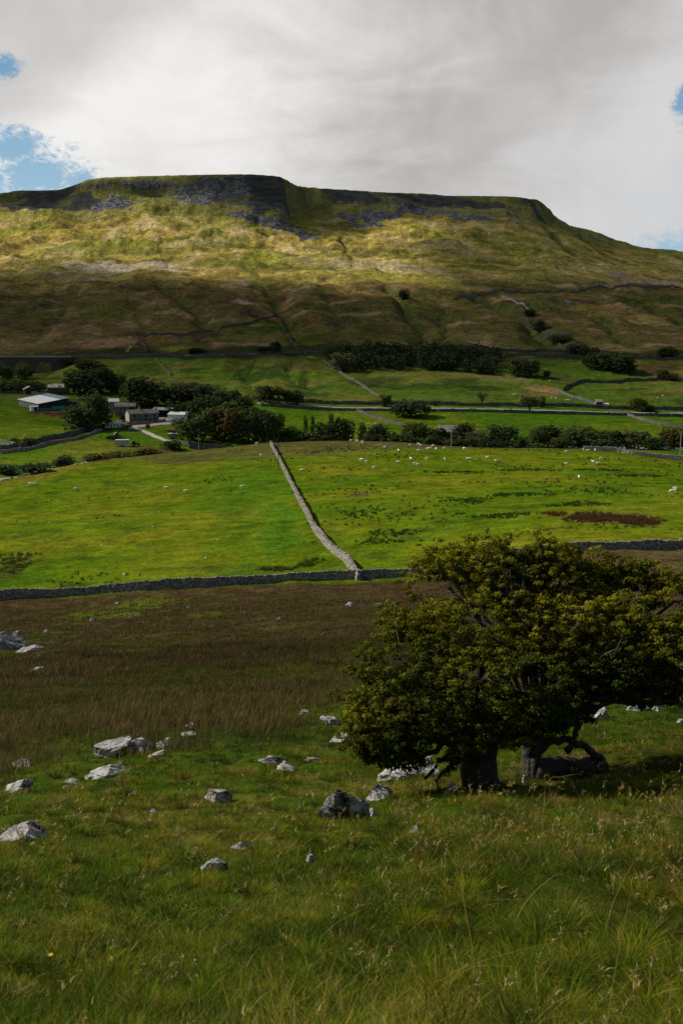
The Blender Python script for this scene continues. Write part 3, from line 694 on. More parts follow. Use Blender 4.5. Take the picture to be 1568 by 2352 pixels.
def build_walls():
    wall('dry_stone_wall', [(-160, 1392), (0, 1380), (200, 1366), (400, 1351), (600, 1340), (800, 1330), (980, 1321), (1140, 1291), (1300, 1267), (1450, 1262), (1568, 1260), (1760, 1256)],
         'long grey dry stone wall between brown sedge and bright pasture', h=1.35, L=.42)
    w2 = [(822, 1312), (795, 1292), (770, 1272), (735, 1236), (712, 1197), (690, 1155), (668, 1112), (655, 1085), (642, 1058), (630, 1036), (621, 1021)]
    P = [hit(u, v) for u, v in w2]; P[0] = Vector((P[0].x, 161.2, 0))
    wall('dry_stone_wall', None, 'pale sunlit stone wall running uphill away from viewer between two pastures', h=1.3, L=.45, mat=M['wall_mid'], w0=.85, w1=.42, prec=P)
    P = [hit(u, v) for u, v in [(1338, 1034), (1400, 1037), (1470, 1046), (1568, 1058), (1680, 1072)]]
    P = [Vector((p.x, min(p.y, 424), 0)) for p in P]
    wall('dry_stone_wall', None, 'grey brown stone wall on the skyline of the sheep pasture, right edge', h=1.5, L=.8, w0=.9, mat=M['wall_pale'], prec=P, course=.34)
    P = [Vector((ray(u, 1000)[0] * y, y, 0)) for u, y in [(1445, 455), (1500, 452), (1568, 448), (1650, 445)]]
    wall('dry_stone_wall', [(0, 1037), (60, 1026), (110, 1012), (160, 1002), (215, 987), (250, 982)], 'dark stone wall curving below the barn field at left edge', h=1.7, L=.9, mat=M['wall_dark'])
    wall('dry_stone_wall', [(0, 1042), (70, 1033), (120, 1020), (175, 1010), (235, 990)], 'second thin pale wall just below the dark curving wall at left', h=.9, L=.9, mat=M['wall'], w0=.6)
    wall('dry_stone_wall', [(0, 1019), (25, 1024), (48, 1031)], 'short stone wall at the far left field corner', h=1.3, L=.9, mat=M['wall'])
    wall('dry_stone_wall', [(580, 919), (640, 922), (720, 926), (784, 929), (900, 930), (1034, 931), (1176, 933), (1300, 934), (1420, 940), (1568, 943), (1650, 945)], 'dark wall along the far side of the valley road', h=1.5, L=1.1, mat=M['wall_dark'])
    wall('dry_stone_wall', [(600, 933), (700, 940), (784, 944), (900, 945), (1034, 946), (1176, 948), (1300, 952), (1400, 954), (1568, 958), (1650, 960)], 'dark wall along the near side of the valley road', h=1.2, L=1.1, mat=M['wall_dark'])
    wall('dry_stone_wall', [(739, 829), (784, 859), (820, 880), (850, 900), (872, 913)], 'straight pale wall slanting down the slope below the plantation', h=1.2, L=1.1, mat=M['wall_far'], w0=.6)
    wall('dry_stone_wall', [(814, 942), (840, 953), (880, 966), (915, 976), (950, 985)], 'stone wall from the road down to the big roadside sycamore', h=1.2, L=1.0, mat=M['wall_far'], w0=.6)
    wall('dry_stone_wall', [(356, 826), (372, 842), (392, 862)], 'short slanting wall above the farm wood', h=1.2, L=1.1, mat=M['wall_far'], w0=.6)
    wall('dry_stone_wall', [(1422, 950), (1451, 958), (1488, 970), (1530, 977), (1590, 984)], 'stone wall leaving the road towards the right edge', h=1.2, L=1.0, mat=M['wall_far'], w0=.6)
    wall('dry_stone_wall', [(1276, 897), (1300, 908), (1330, 917), (1368, 930)], 'grey wall ending at the small field barn', h=1.2, L=1.1, mat=M['wall_far'], w0=.6)
    wall('dry_stone_wall', [(1293, 897), (1308, 888), (1326, 881), (1360, 879), (1401, 880), (1450, 875), (1526, 871), (1590, 880)], 'dark wall snaking across the upper right meadow', h=1.6, L=1.1, mat=M['wall_dark'])
    wall('dry_stone_wall', [(1150, 682), (1175, 690), (1200, 699), (1213, 712)], 'short pale curved wall at the head of the moor gully', h=1.6, L=1.4, mat=M['wall_pale'])
    wall('dry_stone_wall', [(1190, 724), (1215, 742), (1245, 765), (1275, 788), (1298, 806)], 'pale wall down the left side of the moor gully', h=1.4, L=1.4, mat=M['wall_far'])
    wall('dry_stone_wall', [(640, 730), (650, 752), (664, 775), (682, 797)], 'pale wall dropping down the dark moor above the railway', h=1.3, L=1.4, mat=M['wall_far'])
    wall('dry_stone_wall', [(330, 773), (400, 770), (470, 763), (560, 745), (640, 727)], 'dark wall crossing the shaded moor above the green bank', h=1.7, L=1.4, mat=M['wall_dark'])
    wall('dry_stone_wall', [(310, 773), (322, 785), (334, 800), (338, 812)], 'short wall beside the yellow bank above the railway', h=1.3, L=1.4, mat=M['wall_far'])
    wall('dry_stone_wall', [(1040, 690), (1150, 668), (1260, 672), (1380, 660), (1500, 664), (1600, 655)], 'faint wall across the right hand moor', h=.55, L=1.8, mat=M['wall_far'], w0=.5)
    wall('dry_stone_wall', [(170, 823), (300, 820), (392, 819), (500, 816), (554, 816), (640, 812), (717, 811), (760, 812)], 'low pale wall along the railway, left half', h=.9, L=1.4, mat=M['wall_far'])
    wall('dry_stone_wall', [(1140, 822), (1260, 822), (1346, 823), (1450, 823), (1590, 823)], 'low wall along the railway, right half', h=1.4, L=1.4, mat=M['wall_dark'])
    wall('dry_stone_wall', [(1120, 806), (1230, 808), (1300, 810), (1350, 812)], 'dark wall above the railway beside the gully', h=1.3, L=1.4, mat=M['wall_dark'])
    P = [Vector((ray(u, 1000)[0] * y, y, 0)) for u, y in [(432, 480), (480, 478), (530, 476), (600, 474), (660, 472)]]
    wall('dry_stone_wall', None, 'dark wall along the foot of the farm wood behind the red van', h=2.6, L=.9, mat=M['wall_dark'], prec=P)
    wall('dry_stone_wall', [(0, 902), (60, 905), (100, 911), (135, 914)], 'dark wall behind the white roofed barn', h=1.5, L=1.0, mat=M['wall_dark'])

# ================================================================ ROCKS
def rock_mat():
    m, g = newmat('limestone'); co = g.coord()
    geo = g.new('ShaderNodeNewGeometry')
    n = g.noise(co, 6, 7, .7); n2 = g.noise(co, 1.8, 5, .6, .5); cr = g.noise(g.vmath('MULTIPLY', co, (1, 1, 3)), 4, 6, .75, .8)
    oc = g.new('ShaderNodeObjectInfo').outputs['Color']; sp = g.new('ShaderNodeSeparateColor'); g.l.new(oc, sp.inputs[0])
    c = g.mix(g.ramp(n2, .35, .65), (.27, .265, .26), (.56, .55, .53))
    c = g.mix(g.ramp(n, .52, .68), c, (.74, .72, .69))
    c = g.mix(g.ramp(cr, .47, .40), c, (.035, .033, .03))
    c = g.mix(g.ramp(g.math('ADD', n2, g.math('MULTIPLY', sp.outputs[0], .5)), .72, .86), c, (.018, .017, .016))
    c = g.mix(g.ramp(g.noise(co, 3.1, 5, .6), .60, .70), c, (.10, .11, .03))
    return finish(m, g, c, .95, g.math('ADD', n, cr), .8, .05, spec=.12)
def rock_mesh(sx, sy, sz, seed, sub=4, cuts=9, layered=0.0):
    r = np.random.default_rng(seed)
    bm = bmesh.new(); bmesh.ops.create_icosphere(bm, subdivisions=sub, radius=1)
    v = np.array([q.co[:] for q in bm.verts]); f = np.array([[w.index for w in q.verts] for q in bm.faces]); bm.free()
    for k in range(cuts):
        n = r.normal(size=3); n[2] = abs(n[2]) * .8; n /= np.linalg.norm(n); d = r.uniform(.30, .80)
        p = v @ n; v = v - np.outer(np.maximum(p - d, 0), n) * .96
    q = v * np.array([sx, sy, sz]) / max(sx, sy)
    s = seed * 3.7
    disp = .20 * fbm(v[:, 0] * 1.9 + s + v[:, 2], v[:, 1] * 1.9 + v[:, 2] * .9, 4, 7) + .11 * ridge(v[:, 0] * 3 + v[:, 2] * 2 + s, v[:, 1] * 3 - v[:, 2], 3, 8)
    disp = disp + .045 * fbm(v[:, 0] * 6 + s, v[:, 1] * 6 + v[:, 2] * 5, 3, 9); v = v * (1 + disp)[:, None]
    if layered: v[:, 2] = v[:, 2] + layered * .06 * np.sin(v[:, 2] * 16 + v[:, 0] * 2)
    return v * np.array([sx, sy, sz]), f
ROCKS = [ # u, v of the base, width, height, tilt(deg), dark, label
 (236, 1742, 100, 66, -32, 0, 'largest grey boulder of the left group, long slab tilted up to the right'),
 (311, 1732, 54, 46, -10, 0, 'white cracked boulder just right of the tilted grey slab'),
 (381, 1718, 34, 34, 0, 0, 'small upright white rock at the right end of the left group'),
 (350, 1741, 42, 16, -22, 0, 'thin flat rock pointing up right below the small upright white rock'),
 (250, 1782, 75, 42, -25, .2, 'lumpy grey rock ridge in the grass below the tilted slab'),
 (204, 1790, 40, 16, -20, .1, 'low rock tail just left of the lumpy rock ridge'),
 (160, 1800, 44, 18, -18, 0, 'low flat rock in grass left of the rock ridge'),
 (32, 1824, 84, 34, -18, .1, 'long white wedge rock cut by the left edge'),
 (46, 1932, 104, 54, -6, .15, 'big flat grey boulder at the lower left edge'),
 (56, 1762, 44, 26, 0, .25, 'squat grey rock at the edge of the brown sedge, far left'),
 (498, 1843, 60, 34, -5, .35, 'pointed dark grey rock in the grass below centre left'),
 (770, 1884, 108, 72, -9, .66, 'large black boulder with white lichen patches in front of the tree'),
 (868, 1838, 56, 46, 0, .2, 'grey pyramid rock between black boulder and tree'),
 (925, 1790, 100, 48, -12, .1, 'long white outcrop under the left branches of the tree'),
 (975, 1786, 66, 44, 0, .45, 'dark blocky rock beside the tree trunk'),
 (854, 1876, 15, 18, 0, -.2, 'tiny white stone standing right below the black boulder'),
 (768, 1666, 52, 36, 22, 0, 'white rock at left tip of the tree crown, upper one'),
 (778, 1704, 50, 36, -25, .25, 'cracked white rock below the upper rock at the left tip of the crown'),
 (697, 1641, 22, 20, -20, 0, 'small white rock on the sedge edge left of the crown'),
 (713, 1751, 36, 18, 0, 0, 'flat white stone left of the lower tree crown'),
 (622, 1756, 46, 16, 8, .1, 'flat stone slab in the middle of the green slope, left piece'),
 (655, 1770, 52, 16, 0, .3, 'flat stone slab in the middle of the green slope, right piece'),
 (428, 1691, 36, 11, 5, .1, 'low flat stone above the green slope near the sedge'),
 (440, 1671, 30, 10, 0, 0, 'tiny flat stone just inside the sedge edge'),
 (8, 1470, 30, 24, 0, .2, 'grey rock on top of the left edge cluster'), (36, 1462, 26, 20, 20, .1, 'sloping pale rock at the top right of the left edge cluster'),
 (150, 1812, 22, 10, 0, 0, 'small flat stone left below the rock ridge'), (276, 1758, 18, 10, 0, 0, 'small stone between the tilted slab and the rock ridge'), (596, 1750, 20, 9, 0, 0, 'tiny flat stone left of the flat stone slabs'),
 (640, 1748, 18, 8, 0, 0, 'tiny white stone above the flat stone slabs'), (352, 1866, 12, 9, 0, .3, 'tiny stone in turf below the pointed dark rock line, centre left'), (300, 1716, 26, 20, -20, 0, 'white block behind the cracked white boulder'),
 (20, 1492, 52, 48, -10, .35, 'tall cluster rock at left edge on the sedge slope'),
 (58, 1500, 56, 18, -15, 0, 'long pale rock right of the left edge cluster'),
 (104, 1456, 14, 12, 0, 0, 'small pale boulder alone above the long pale rock'),
 (87, 1512, 20, 9, 0, 0, 'small stone just below the long pale rock'),
 (121, 1509, 10, 9, 0, 0, 'tiny grey stone at the right end of the left edge stones'),
 (77, 1545, 34, 15, -15, 0, 'flat pale rock lowest of the left edge stones'),
 (211, 1427, 14, 14, -20, 0, 'small pointed stone on the green patch below the wall'),
 (434, 1397, 14, 7, 0, 0, 'small flat stone in the sedge near the wall, left of centre'),
 (641, 1424, 15, 9, 0, 0, 'small pale stone in the sedge above centre'),
 (268, 1388, 12, 5, 0, 0, 'tiny white stone close below the wall'),
 (539, 1434, 12, 6, 0, .2, 'tiny dark stone in the middle of the sedge'),
 (572, 1429, 9, 5, 0, 0, 'tiny pale stone right of the tiny dark stone in the sedge'),
 (486, 1441, 8, 5, 0, 0, 'tiny pale stone left of the tiny dark stone in the sedge'),
 (295, 1421, 8, 5, 0, 0, 'tiny stone at the right of the green patch'),
 (806, 1394, 26, 10, 0, 0, 'flat pink stone left of the crown below the wall'),
 (868, 1392, 16, 6, 0, 0, 'small flat stone touching the left side of the crown top'),
 (1288, 1640, 40, 24, 20, 0, 'white rock seen under the crown right of the trunks'),
 (1380, 1650, 32, 32, -10, 0, 'upright pale rock under the right crown'),
 (1462, 1634, 40, 18, 0, 0, 'flat white rock under the right crown edge'),
 (1514, 1634, 32, 18, -20, 0, 'white rock second from the right edge under the crown'),
 (1562, 1662, 24, 18, 0, 0, 'rock cut by the right edge below the crown'),
 (482, 2001, 62, 34, -14, 0, 'white rock lying in the grass below centre left'),
 (552, 1952, 48, 24, -22, 0, 'flat white rock just above the lower white rock'),
 (711, 1981, 20, 18, 0, 0, 'small white rock in long grass below the black boulder'),
 (629, 1908, 14, 10, 0, 0, 'tiny white stone beside a brown tussock'),
 (1207, 1800, 20, 18, 0, 0, 'small white stone at the foot of the second trunk'),
 (1036, 1826, 24, 36, 30, .2, 'leaning white stone at the foot of the front trunk'),
 (955, 1912, 22, 14, 0, 0, 'small flat pale stone in the grass below the outcrop'),
]
def build_rocks():
    mat = rock_mat()
    for i, (u, v, w, h, tilt, dark, label) in enumerate(ROCKS):
        p = hit(u, v - 1)
        k = px(p.y) * math.sqrt(1 + (p.z / p.y) ** 2) * (1.0)
        sx = w * k / 2 * 1.22; sz = h * k / 2 * 1.32; sy = max(sx * .62, sz * .8)
        tl = math.radians(tilt)
        if abs(tl) > .2: sz *= .70
        V, Fc = rock_mesh(sx, sy, sz, 557 if w == 108 else 100 + i, 5 if w > 40 else 4 if w > 20 else 3, 7)
        c, s = math.cos(-tl), math.sin(-tl)
        V = np.stack([V[:, 0] * c - V[:, 2] * s, V[:, 1], V[:, 0] * s + V[:, 2] * c], 1)
        me = mesh_np('rock', V, Fc, mat, smooth=False)
        o = link('rock', me, None, (p.x, p.y + sy * .6, Hs(p.x, p.y + sy * .6) + sz * .42)); o.color = (dark, 0, 0, 1)
        tag(o, label, 'rock', 'limestone rocks on the slope')
    wst = simple('pale_stone', (.62, .60, .56), .9, .2, 4)
    for i, (u, v, lab) in enumerate([(114, 1201, 'white stone lying alone at the left of the left pasture'), (44, 1231, 'tiny white stone near the left edge of the left pasture'),
        (365, 1177, 'tiny white stone in the middle of the left pasture'), (500, 1240, 'white stone in a dark tuft of the left pasture'), (285, 1320, 'white stone just above the near wall'), (235, 1252, 'tiny pale stone low in the left pasture'),
        (352, 1210, 'tiny pale stone left of the dark tuft stone'), (473, 1282, 'tiny pale stone above the wall near centre'), (955, 1106 + 200, '')]):
        if not lab: continue
        p = hit(u, v); V, Fc = rock_mesh(.30, .22, .16, 300 + i, 2, 5)
        o = link('stone', mesh_np('stone', V, Fc, wst), None, (p.x, p.y, p.z + .08)); tag(o, lab, 'stone', 'pale stones in the left pasture')

# ================================================================ GRASS, SEDGE, RUSHES
def blades(name, x, y, h, w, lean, leandir, col, mat, segs=2, tipcol=None, z=None):
    """tapering bent ribbons; all arrays per blade"""
    n = len(x); z = H(x, y) - .02 if z is None else z
    th = RNG.uniform(0, math.pi, n); wx, wy = np.cos(th) * w / 2, np.sin(th) * w / 2 * .6
    lx, ly = np.cos(leandir) * lean * h, np.sin(leandir) * lean * h
    ks = segs + 1; V = np.zeros((n, 2 * segs + 1, 3)); Cc = np.zeros((n, 2 * segs + 1, 3))
    for i in range(segs):
        t = i / segs; ww = 1 - .45 * t
        cx = x + lx * t ** 2; cy = y + ly * t ** 2; cz = z + h * t * (1 - .25 * lean * t)
        V[:, 2 * i] = np.stack([cx - wx * ww, cy - wy * ww, cz], 1); V[:, 2 * i + 1] = np.stack([cx + wx * ww, cy + wy * ww, cz], 1)
    V[:, -1] = np.stack([x + lx, y + ly, z + h * (1 - .25 * lean)], 1)
    for i in range(2 * segs + 1):
        t = (i // 2) / segs if i < 2 * segs else 1
        Cc[:, i] = col if tipcol is None else col * (1 - t) + tipcol * t
    b = (np.arange(n) * (2 * segs + 1))[:, None]
    quads = [np.concatenate([b + 2 * i, b + 2 * i + 1, b + 2 * i + 3, b + 2 * i + 2], 1) for i in range(segs - 1)]
    q = np.concatenate(quads) if quads else np.zeros((0, 4), int)
    tr = np.concatenate([b + 2 * segs - 2, b + 2 * segs - 1, b + 2 * segs], 1)
    return V.reshape(-1, 3), [q, tr], Cc.reshape(-1, 3)
def merge(parts):
    V, Q, T, C = [], [], [], []; o = 0
    for v, (q, t), c in parts:
        V.append(v); Q.append(q + o); T.append(t + o); C.append(c); o += len(v)
    return np.concatenate(V), [np.concatenate(Q), np.concatenate(T)], np.concatenate(C)
def scatter(n, y0, y1, amax=.46, clump=0, cr=.1):
    y = np.exp(RNG.uniform(math.log(y0), math.log(y1), n)); a = RNG.uniform(-amax, amax, n)
    if clump:
        m = max(n // clump, 1); idx = RNG.integers(0, m, n); yc = y[:m]; ac = a[:m]
        y = yc[idx]; x = ac[idx] * y; r = cr * (1 + y * .03)
        return x + RNG.normal(0, 1, n) * r, y + RNG.normal(0, 1, n) * r
    return a * y, y
def mixc(*cs_w):
    """random choice of colours with weights and a little jitter"""
    def f(n, bias=None):
        cs = np.array([c for c, w in cs_w]); ws = np.array([w for c, w in cs_w], float); ws /= ws.sum()
        i = RNG.choice(len(cs), n, p=ws); return cs[i] * RNG.uniform(.7, 1.3, (n, 1))
    return f
GREEN = mixc(((.095, .17, .010), 5), ((.17, .21, .013), 4), ((.035, .075, .012), 5), ((.22, .20, .022), 2))
DRY = mixc(((.42, .30, .055), 4), ((.32, .25, .04), 4), ((.50, .40, .16), 1.5), ((.20, .12, .035), 2))
SEDGE = mixc(((.17, .108, .048), 5), ((.10, .065, .032), 5), ((.32, .22, .11), 2.5), ((.12, .125, .02), 4))
def build_grass():
    mat = leafmat('grass_blade', .35, .55)
    parts = []
    # fine sward from the viewer's feet to the sedge
    for n, y0, y1 in ((170000, 2.2, 9), (150000, 9, 34)):
        x, y = scatter(n, y0, y1, .50)
        a = x / np.maximum(y, 4); nz = fbm(x / 1.1, y / 1.1, 3, 301); nb = fbm(x / 4, y / 4, 3, 302)
        k = y < rush_edge(a) * 1.06 + nz
        x, y, a, nz, nb = (q[k] for q in (x, y, a, nz, nb)); m = len(x)
        dry = RNG.uniform(0, 1, m) < np.clip(.03 + .22 * nz + .14 * nb, .01, .4)
        c = np.where(dry[:, None], DRY(m), GREEN(m) * (1 + .6 * nz + .4 * nb)[:, None].clip(.4, 1.8))
        h = RNG.uniform(.025, .075, m) * (1 + .5 * nb.clip(-.6, 1)) * np.where(dry, 1.3, 1) * (1 + .5 * ss(9, 4, y))
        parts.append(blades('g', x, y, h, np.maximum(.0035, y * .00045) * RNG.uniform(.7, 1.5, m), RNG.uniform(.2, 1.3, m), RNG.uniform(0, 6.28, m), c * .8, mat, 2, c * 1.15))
    # tussocks: blades fanning out of each crown, every crown its own tone
    for nt, y0, y1, per, r0, r1 in ((520, 2.4, 8, 190, .05, .13), (1500, 7, 18, 85, .06, .15), (2300, 15, 36, 38, .06, .16)):
        X, Y = scatter(nt, y0, y1, .48); A = X / np.maximum(Y, 4)
        k = Y < rush_edge(A) * 1.04; X, Y, A = X[k], Y[k], A[k]; T = len(X)
        nb = fbm(X / 3, Y / 3, 3, 303); rightness = ss(-.15, .25, A)
        size = RNG.uniform(.5, 1.25, T) * (.75 + .45 * rightness * ss(16, 6, Y)) * (1 + .4 * nb).clip(.5, 1.5)
        kind = RNG.uniform(0, 1, T); pd = np.clip(.05 + .20 * nb + .15 * rightness, .01, .45)
        base = np.where((kind < pd * ss(5.5, 8.5, Y) + .02)[:, None], DRY(T) * .8, np.where((kind < .55)[:, None], mixc(((.13, .20, .010), 3), ((.24, .26, .012), 2))(T), mixc(((.04, .085, .012), 3), ((.07, .12, .012), 2))(T)))
        idx = np.repeat(np.arange(T), per); n = len(idx); w = RNG.uniform(0, 6.28, n); rr = np.abs(RNG.normal(0, 1, n)) * RNG.uniform(r0, r1, T)[idx] * size[idx]
        x = X[idx] + rr * np.cos(w); y = Y[idx] + rr * np.sin(w)
        h = RNG.uniform(.09, .22, n) * size[idx] * np.exp(-rr * 2.5)
        dryb = RNG.uniform(0, 1, n) < .12
        c = np.where(dryb[:, None], DRY(n), base[idx] * RNG.uniform(.6, 1.35, (n, 1)))
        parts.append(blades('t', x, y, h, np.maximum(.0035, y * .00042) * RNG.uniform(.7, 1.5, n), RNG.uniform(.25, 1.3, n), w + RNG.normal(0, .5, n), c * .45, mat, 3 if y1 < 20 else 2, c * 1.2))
    V, Fc, Cc = merge(parts)
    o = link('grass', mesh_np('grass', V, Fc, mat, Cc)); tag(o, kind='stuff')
    # tall golden seed grass, mostly to the right
    parts = []
    x, y = scatter(5200, 3.4, 17, .46, 0)
    a = x / y; nz = fbm(x / 1.2, y / 1.2, 3, 311)
    k = (RNG.uniform(0, 1, len(x)) < .15 + .75 * ss(-.12, .18, a) * ss(-.2, .4, nz)) & (y < 13.5 + 2.5 * ss(.1, .3, a)) & (RNG.uniform(0, 1, len(x)) < .25 + .75 * ss(5.5, 8, y)); x, y = x[k], y[k]; m = len(x)
    h = RNG.uniform(.16, .36, m); lean = RNG.uniform(.1, 1.0, m); ld = RNG.normal(.3, .9, m); c = DRY(m)
    parts.append(blades('s', x, y, h, np.maximum(.0022, y * .00028), lean, ld, c * .7, mat, 3, c))
    # seed heads: little sprays of grains along the top third
    z = H(x, y)
    for q in range(9):
        t = RNG.uniform(.72, 1.0, m)
        sx = x + np.cos(ld) * lean * h * t ** 2 + RNG.normal(0, .008, m); sy = y + np.sin(ld) * lean * h * t ** 2 + RNG.normal(0, .008, m); sz = z + h * t * (1 - .25 * lean * t)
        cc = mixc(((.66, .52, .24), 4), ((.50, .36, .12), 4), ((.28, .17, .09), 2))(m)
        parts.append(blades('h', sx, sy, RNG.uniform(.015, .04, m), np.maximum(.006, y * .0009), RNG.uniform(.3, 1.6, m), RNG.uniform(0, 6.3, m), cc, mat, 2, cc, z=sz))
    V, Fc, Cc = merge(parts)
    o = link('seed_grass', mesh_np('seed_grass', V, Fc, mat, Cc)); tag(o, 'golden seed heads standing above the green grass', 'grass', kind='stuff')
    # long arching straws near the viewer
    parts = []
    x, y = scatter(150, 3.6, 9, .42); m = len(x); k = RNG.uniform(0, 1, m) < ss(-.05, .2, x / y); x, y = x[k], y[k]; m = len(x)
    c = DRY(m) * .8
    parts.append(blades('s', x, y, RNG.uniform(.25, .6, m), np.full(m, .004), RNG.uniform(.5, 2.6, m), RNG.normal(0, 1.6, m), c, mat, 7, c * 1.1))
    V, Fc, Cc = merge(parts)
    o = link('straw', mesh_np('straw', V, Fc, mat, Cc)); tag(o, 'long pale straws arching over the nearest grass', 'straw', kind='stuff')
    # brown sedge up to the near wall
    parts = []
    for n, clump, cr, hk in ((170000, 0, 0, 1), (150000, 22, .10, 1.25)):
        y = np.exp(RNG.uniform(math.log(17), math.log(159), n)); a = RNG.uniform(-.42, .42, n)
        x = a * y
        if clump:
            mm = n // clump; idx = RNG.integers(0, mm, n); xc, yc = x[:mm], y[:mm]; r = cr * (1 + yc[idx] * .02)
            x = xc[idx] + RNG.normal(0, 1, n) * r; y = yc[idx] + RNG.normal(0, 1, n) * r
        a = x / y; nA = fbm(x / 1.3, y / 1.3, 3, 101); nB = fbm(x / 7, y / 7, 4, 102); nC = fbm(x / 30, y / 30, 4, 103)
        k = (y > rush_edge(a) * (1 + .10 * nA + .14 * nB + RNG.normal(0, .10, n)) + .2) & (y < 158.7); x, y, a, nA, nB, nC = (q[k] for q in (x, y, a, nA, nB, nC)); m = len(x)
        # the first tall fringe
        fr = ss(1.9, 1.05, y / rush_edge(a))
        gr = ss(-.1, .5, nB * .7 - nC * .7) * (1 - .8 * fr) * (1 - .8 * ss(60, 105, y)); thin = ss(.26, .12, a)
        keep = RNG.uniform(0, 1, m) < (1 - .5 * gr) * (.35 + .65 * thin)
        x, y, nA, nC, fr, gr, a, thin = (q[keep] for q in (x, y, nA, nC, fr, gr, a, thin)); m = len(x)
        c = SEDGE(m) * (1 - .30 * ss(-.1, .5, nC))[:, None]
        c = np.where((RNG.uniform(0, 1, m) < .12 + gr * .7)[:, None], mixc(((.10, .115, .022), 3), ((.15, .14, .035), 2), ((.06, .085, .015), 2))(m), c)
        h = RNG.uniform(.15, .38, m) * (1 - .55 * gr) * hk * (.6 + .4 * thin)
        w = np.maximum(.006, y * .0005) * RNG.uniform(.7, 1.5, m)
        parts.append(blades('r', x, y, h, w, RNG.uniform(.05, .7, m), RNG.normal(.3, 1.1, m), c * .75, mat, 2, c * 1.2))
    V, Fc, Cc = merge(parts)
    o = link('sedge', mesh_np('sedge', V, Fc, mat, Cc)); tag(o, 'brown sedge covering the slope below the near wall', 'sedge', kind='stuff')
    # dark rush tufts in the pastures
    parts = []
    n = 5200; y = 162 + (RNG.uniform(0, 1, n) ** 1.1) * 262; a = RNG.uniform(-.40, .40, n); x = a * y
    nB = fbm(x / 22, y / 11, 4, 331); nC = fbm(x / 60, y / 40, 3, 332)
    k = RNG.uniform(0, 1, n) < ss(.10, .50, nB + .25 * nC + .25 * ss(-.10, .05, a) - .28 + .1 * (a > -.04)) ; xs, ys = x[k], y[k]
    # hand placed clusters: left corner, along the wall, brown bed on the right
    ex = []
    for u, v, ru, rv, cnt, br in ((38, 1282, 42, 12, 70, 1), (42, 1305, 30, 12, 50, 1), (700, 1298, 18, 4, 22, 0), (640, 1308, 42, 5, 60, 1), (722, 1290, 24, 8, 24, 0), (1385, 1190, 95, 10, 420, 2), (1470, 1200, 60, 6, 160, 2), (1270, 1181, 24, 4, 50, 2), (1030, 1305 - 40, 40, 6, 20, 0),
        (1190, 1137, 70, 4, 90, 0), (1080, 1150, 50, 5, 70, 0), (1040, 1085, 60, 2, 60, 0), (1330, 1160, 70, 5, 90, 0), (1150, 1185, 60, 6, 90, 0), (1210, 1080, 70, 2.5, 60, 0), (1380, 1080, 60, 2, 60, 0), (1470, 1093, 60, 2.5, 60, 0), (900, 1225, 60, 10, 70, 0), (830, 1180, 50, 8, 50, 0), (870, 1245, 50, 6, 50, 0)):
        cx, cy, rx, ry = world_ellipse(u, v, ru, rv); t = RNG.uniform(0, 6.28, cnt); r = np.sqrt(RNG.uniform(0, 1, cnt)) * (1 + .3 * np.sin(t * 3 + u))
        ex.append(np.stack([cx + rx * r * np.cos(t), cy + ry * r * np.sin(t), np.full(cnt, br)], 1))
    ex = np.concatenate(ex); tx = np.concatenate([xs, ex[:, 0]]); ty = np.concatenate([ys, ex[:, 1]]); br = np.concatenate([np.zeros(len(xs)), ex[:, 2]])
    per = 11; idx = np.repeat(np.arange(len(tx)), per); n = len(idx); sz = RNG.uniform(.5, 1.2, len(tx))[idx]
    x = tx[idx] + RNG.normal(0, .24, n) * sz; y = ty[idx] + RNG.normal(0, .2, n) * sz; b = br[idx]
    k = y > 161.5; x, y, b, sz = x[k], y[k], b[k], sz[k]; n = len(x)
    cg = mixc(((.035, .075, .014), 4), ((.05, .095, .014), 3), ((.08, .10, .02), 1))(n); cb = mixc(((.11, .055, .022), 4), ((.075, .045, .02), 3), ((.15, .09, .035), 1))(n)
    mixb = np.where(b == 2, 1.0, np.where(b == 1, .55, 0)); sel = RNG.uniform(0, 1, n) < mixb
    c = np.where(sel[:, None], cb, cg)
    parts.append(blades('t', x, y, RNG.uniform(.35, .75, n) * (.6 + .4 * sz), np.maximum(.05, y * .0006), RNG.uniform(.1, .8, n), RNG.uniform(0, 6.28, n), c, mat, 2, c * 1.1))
    V, Fc, Cc = merge(parts)
    o = link('rush_tufts', mesh_np('rush_tufts', V, Fc, mat, Cc)); tag(o, 'dark rush tufts scattered over the two pastures', 'rushes', kind='stuff')
    # small yellow flower near the lower left
    p = hit(115, 2272); mb = MB(); mb.tube([(0, 0, 0), (.01, 0, .12), (.015, -.01, .2)], .0025, 5)
    t = empty('wild_flower', (p.x, p.y, p.z)); tag(t, 'single yellow flower on a thin stem in the lower left grass', 'flower')
    mb.build('stem', simple('stem_green', (.08, .13, .02)), t)
    mb = MB()
    for k in range(6):
        w = k * math.pi / 3; mb.add([(.015, -.01, .2), (.015 + .011 * math.cos(w - .4), -.01 + .011 * math.sin(w - .4), .205), (.015 + .015 * math.cos(w), -.01 + .015 * math.sin(w), .207), (.015 + .011 * math.cos(w + .4), -.01 + .011 * math.sin(w + .4), .205)], [(0, 1, 2, 3)])
    mb.build('petal', simple('petal_yellow', (.75, .52, .02), .5, .1), t)

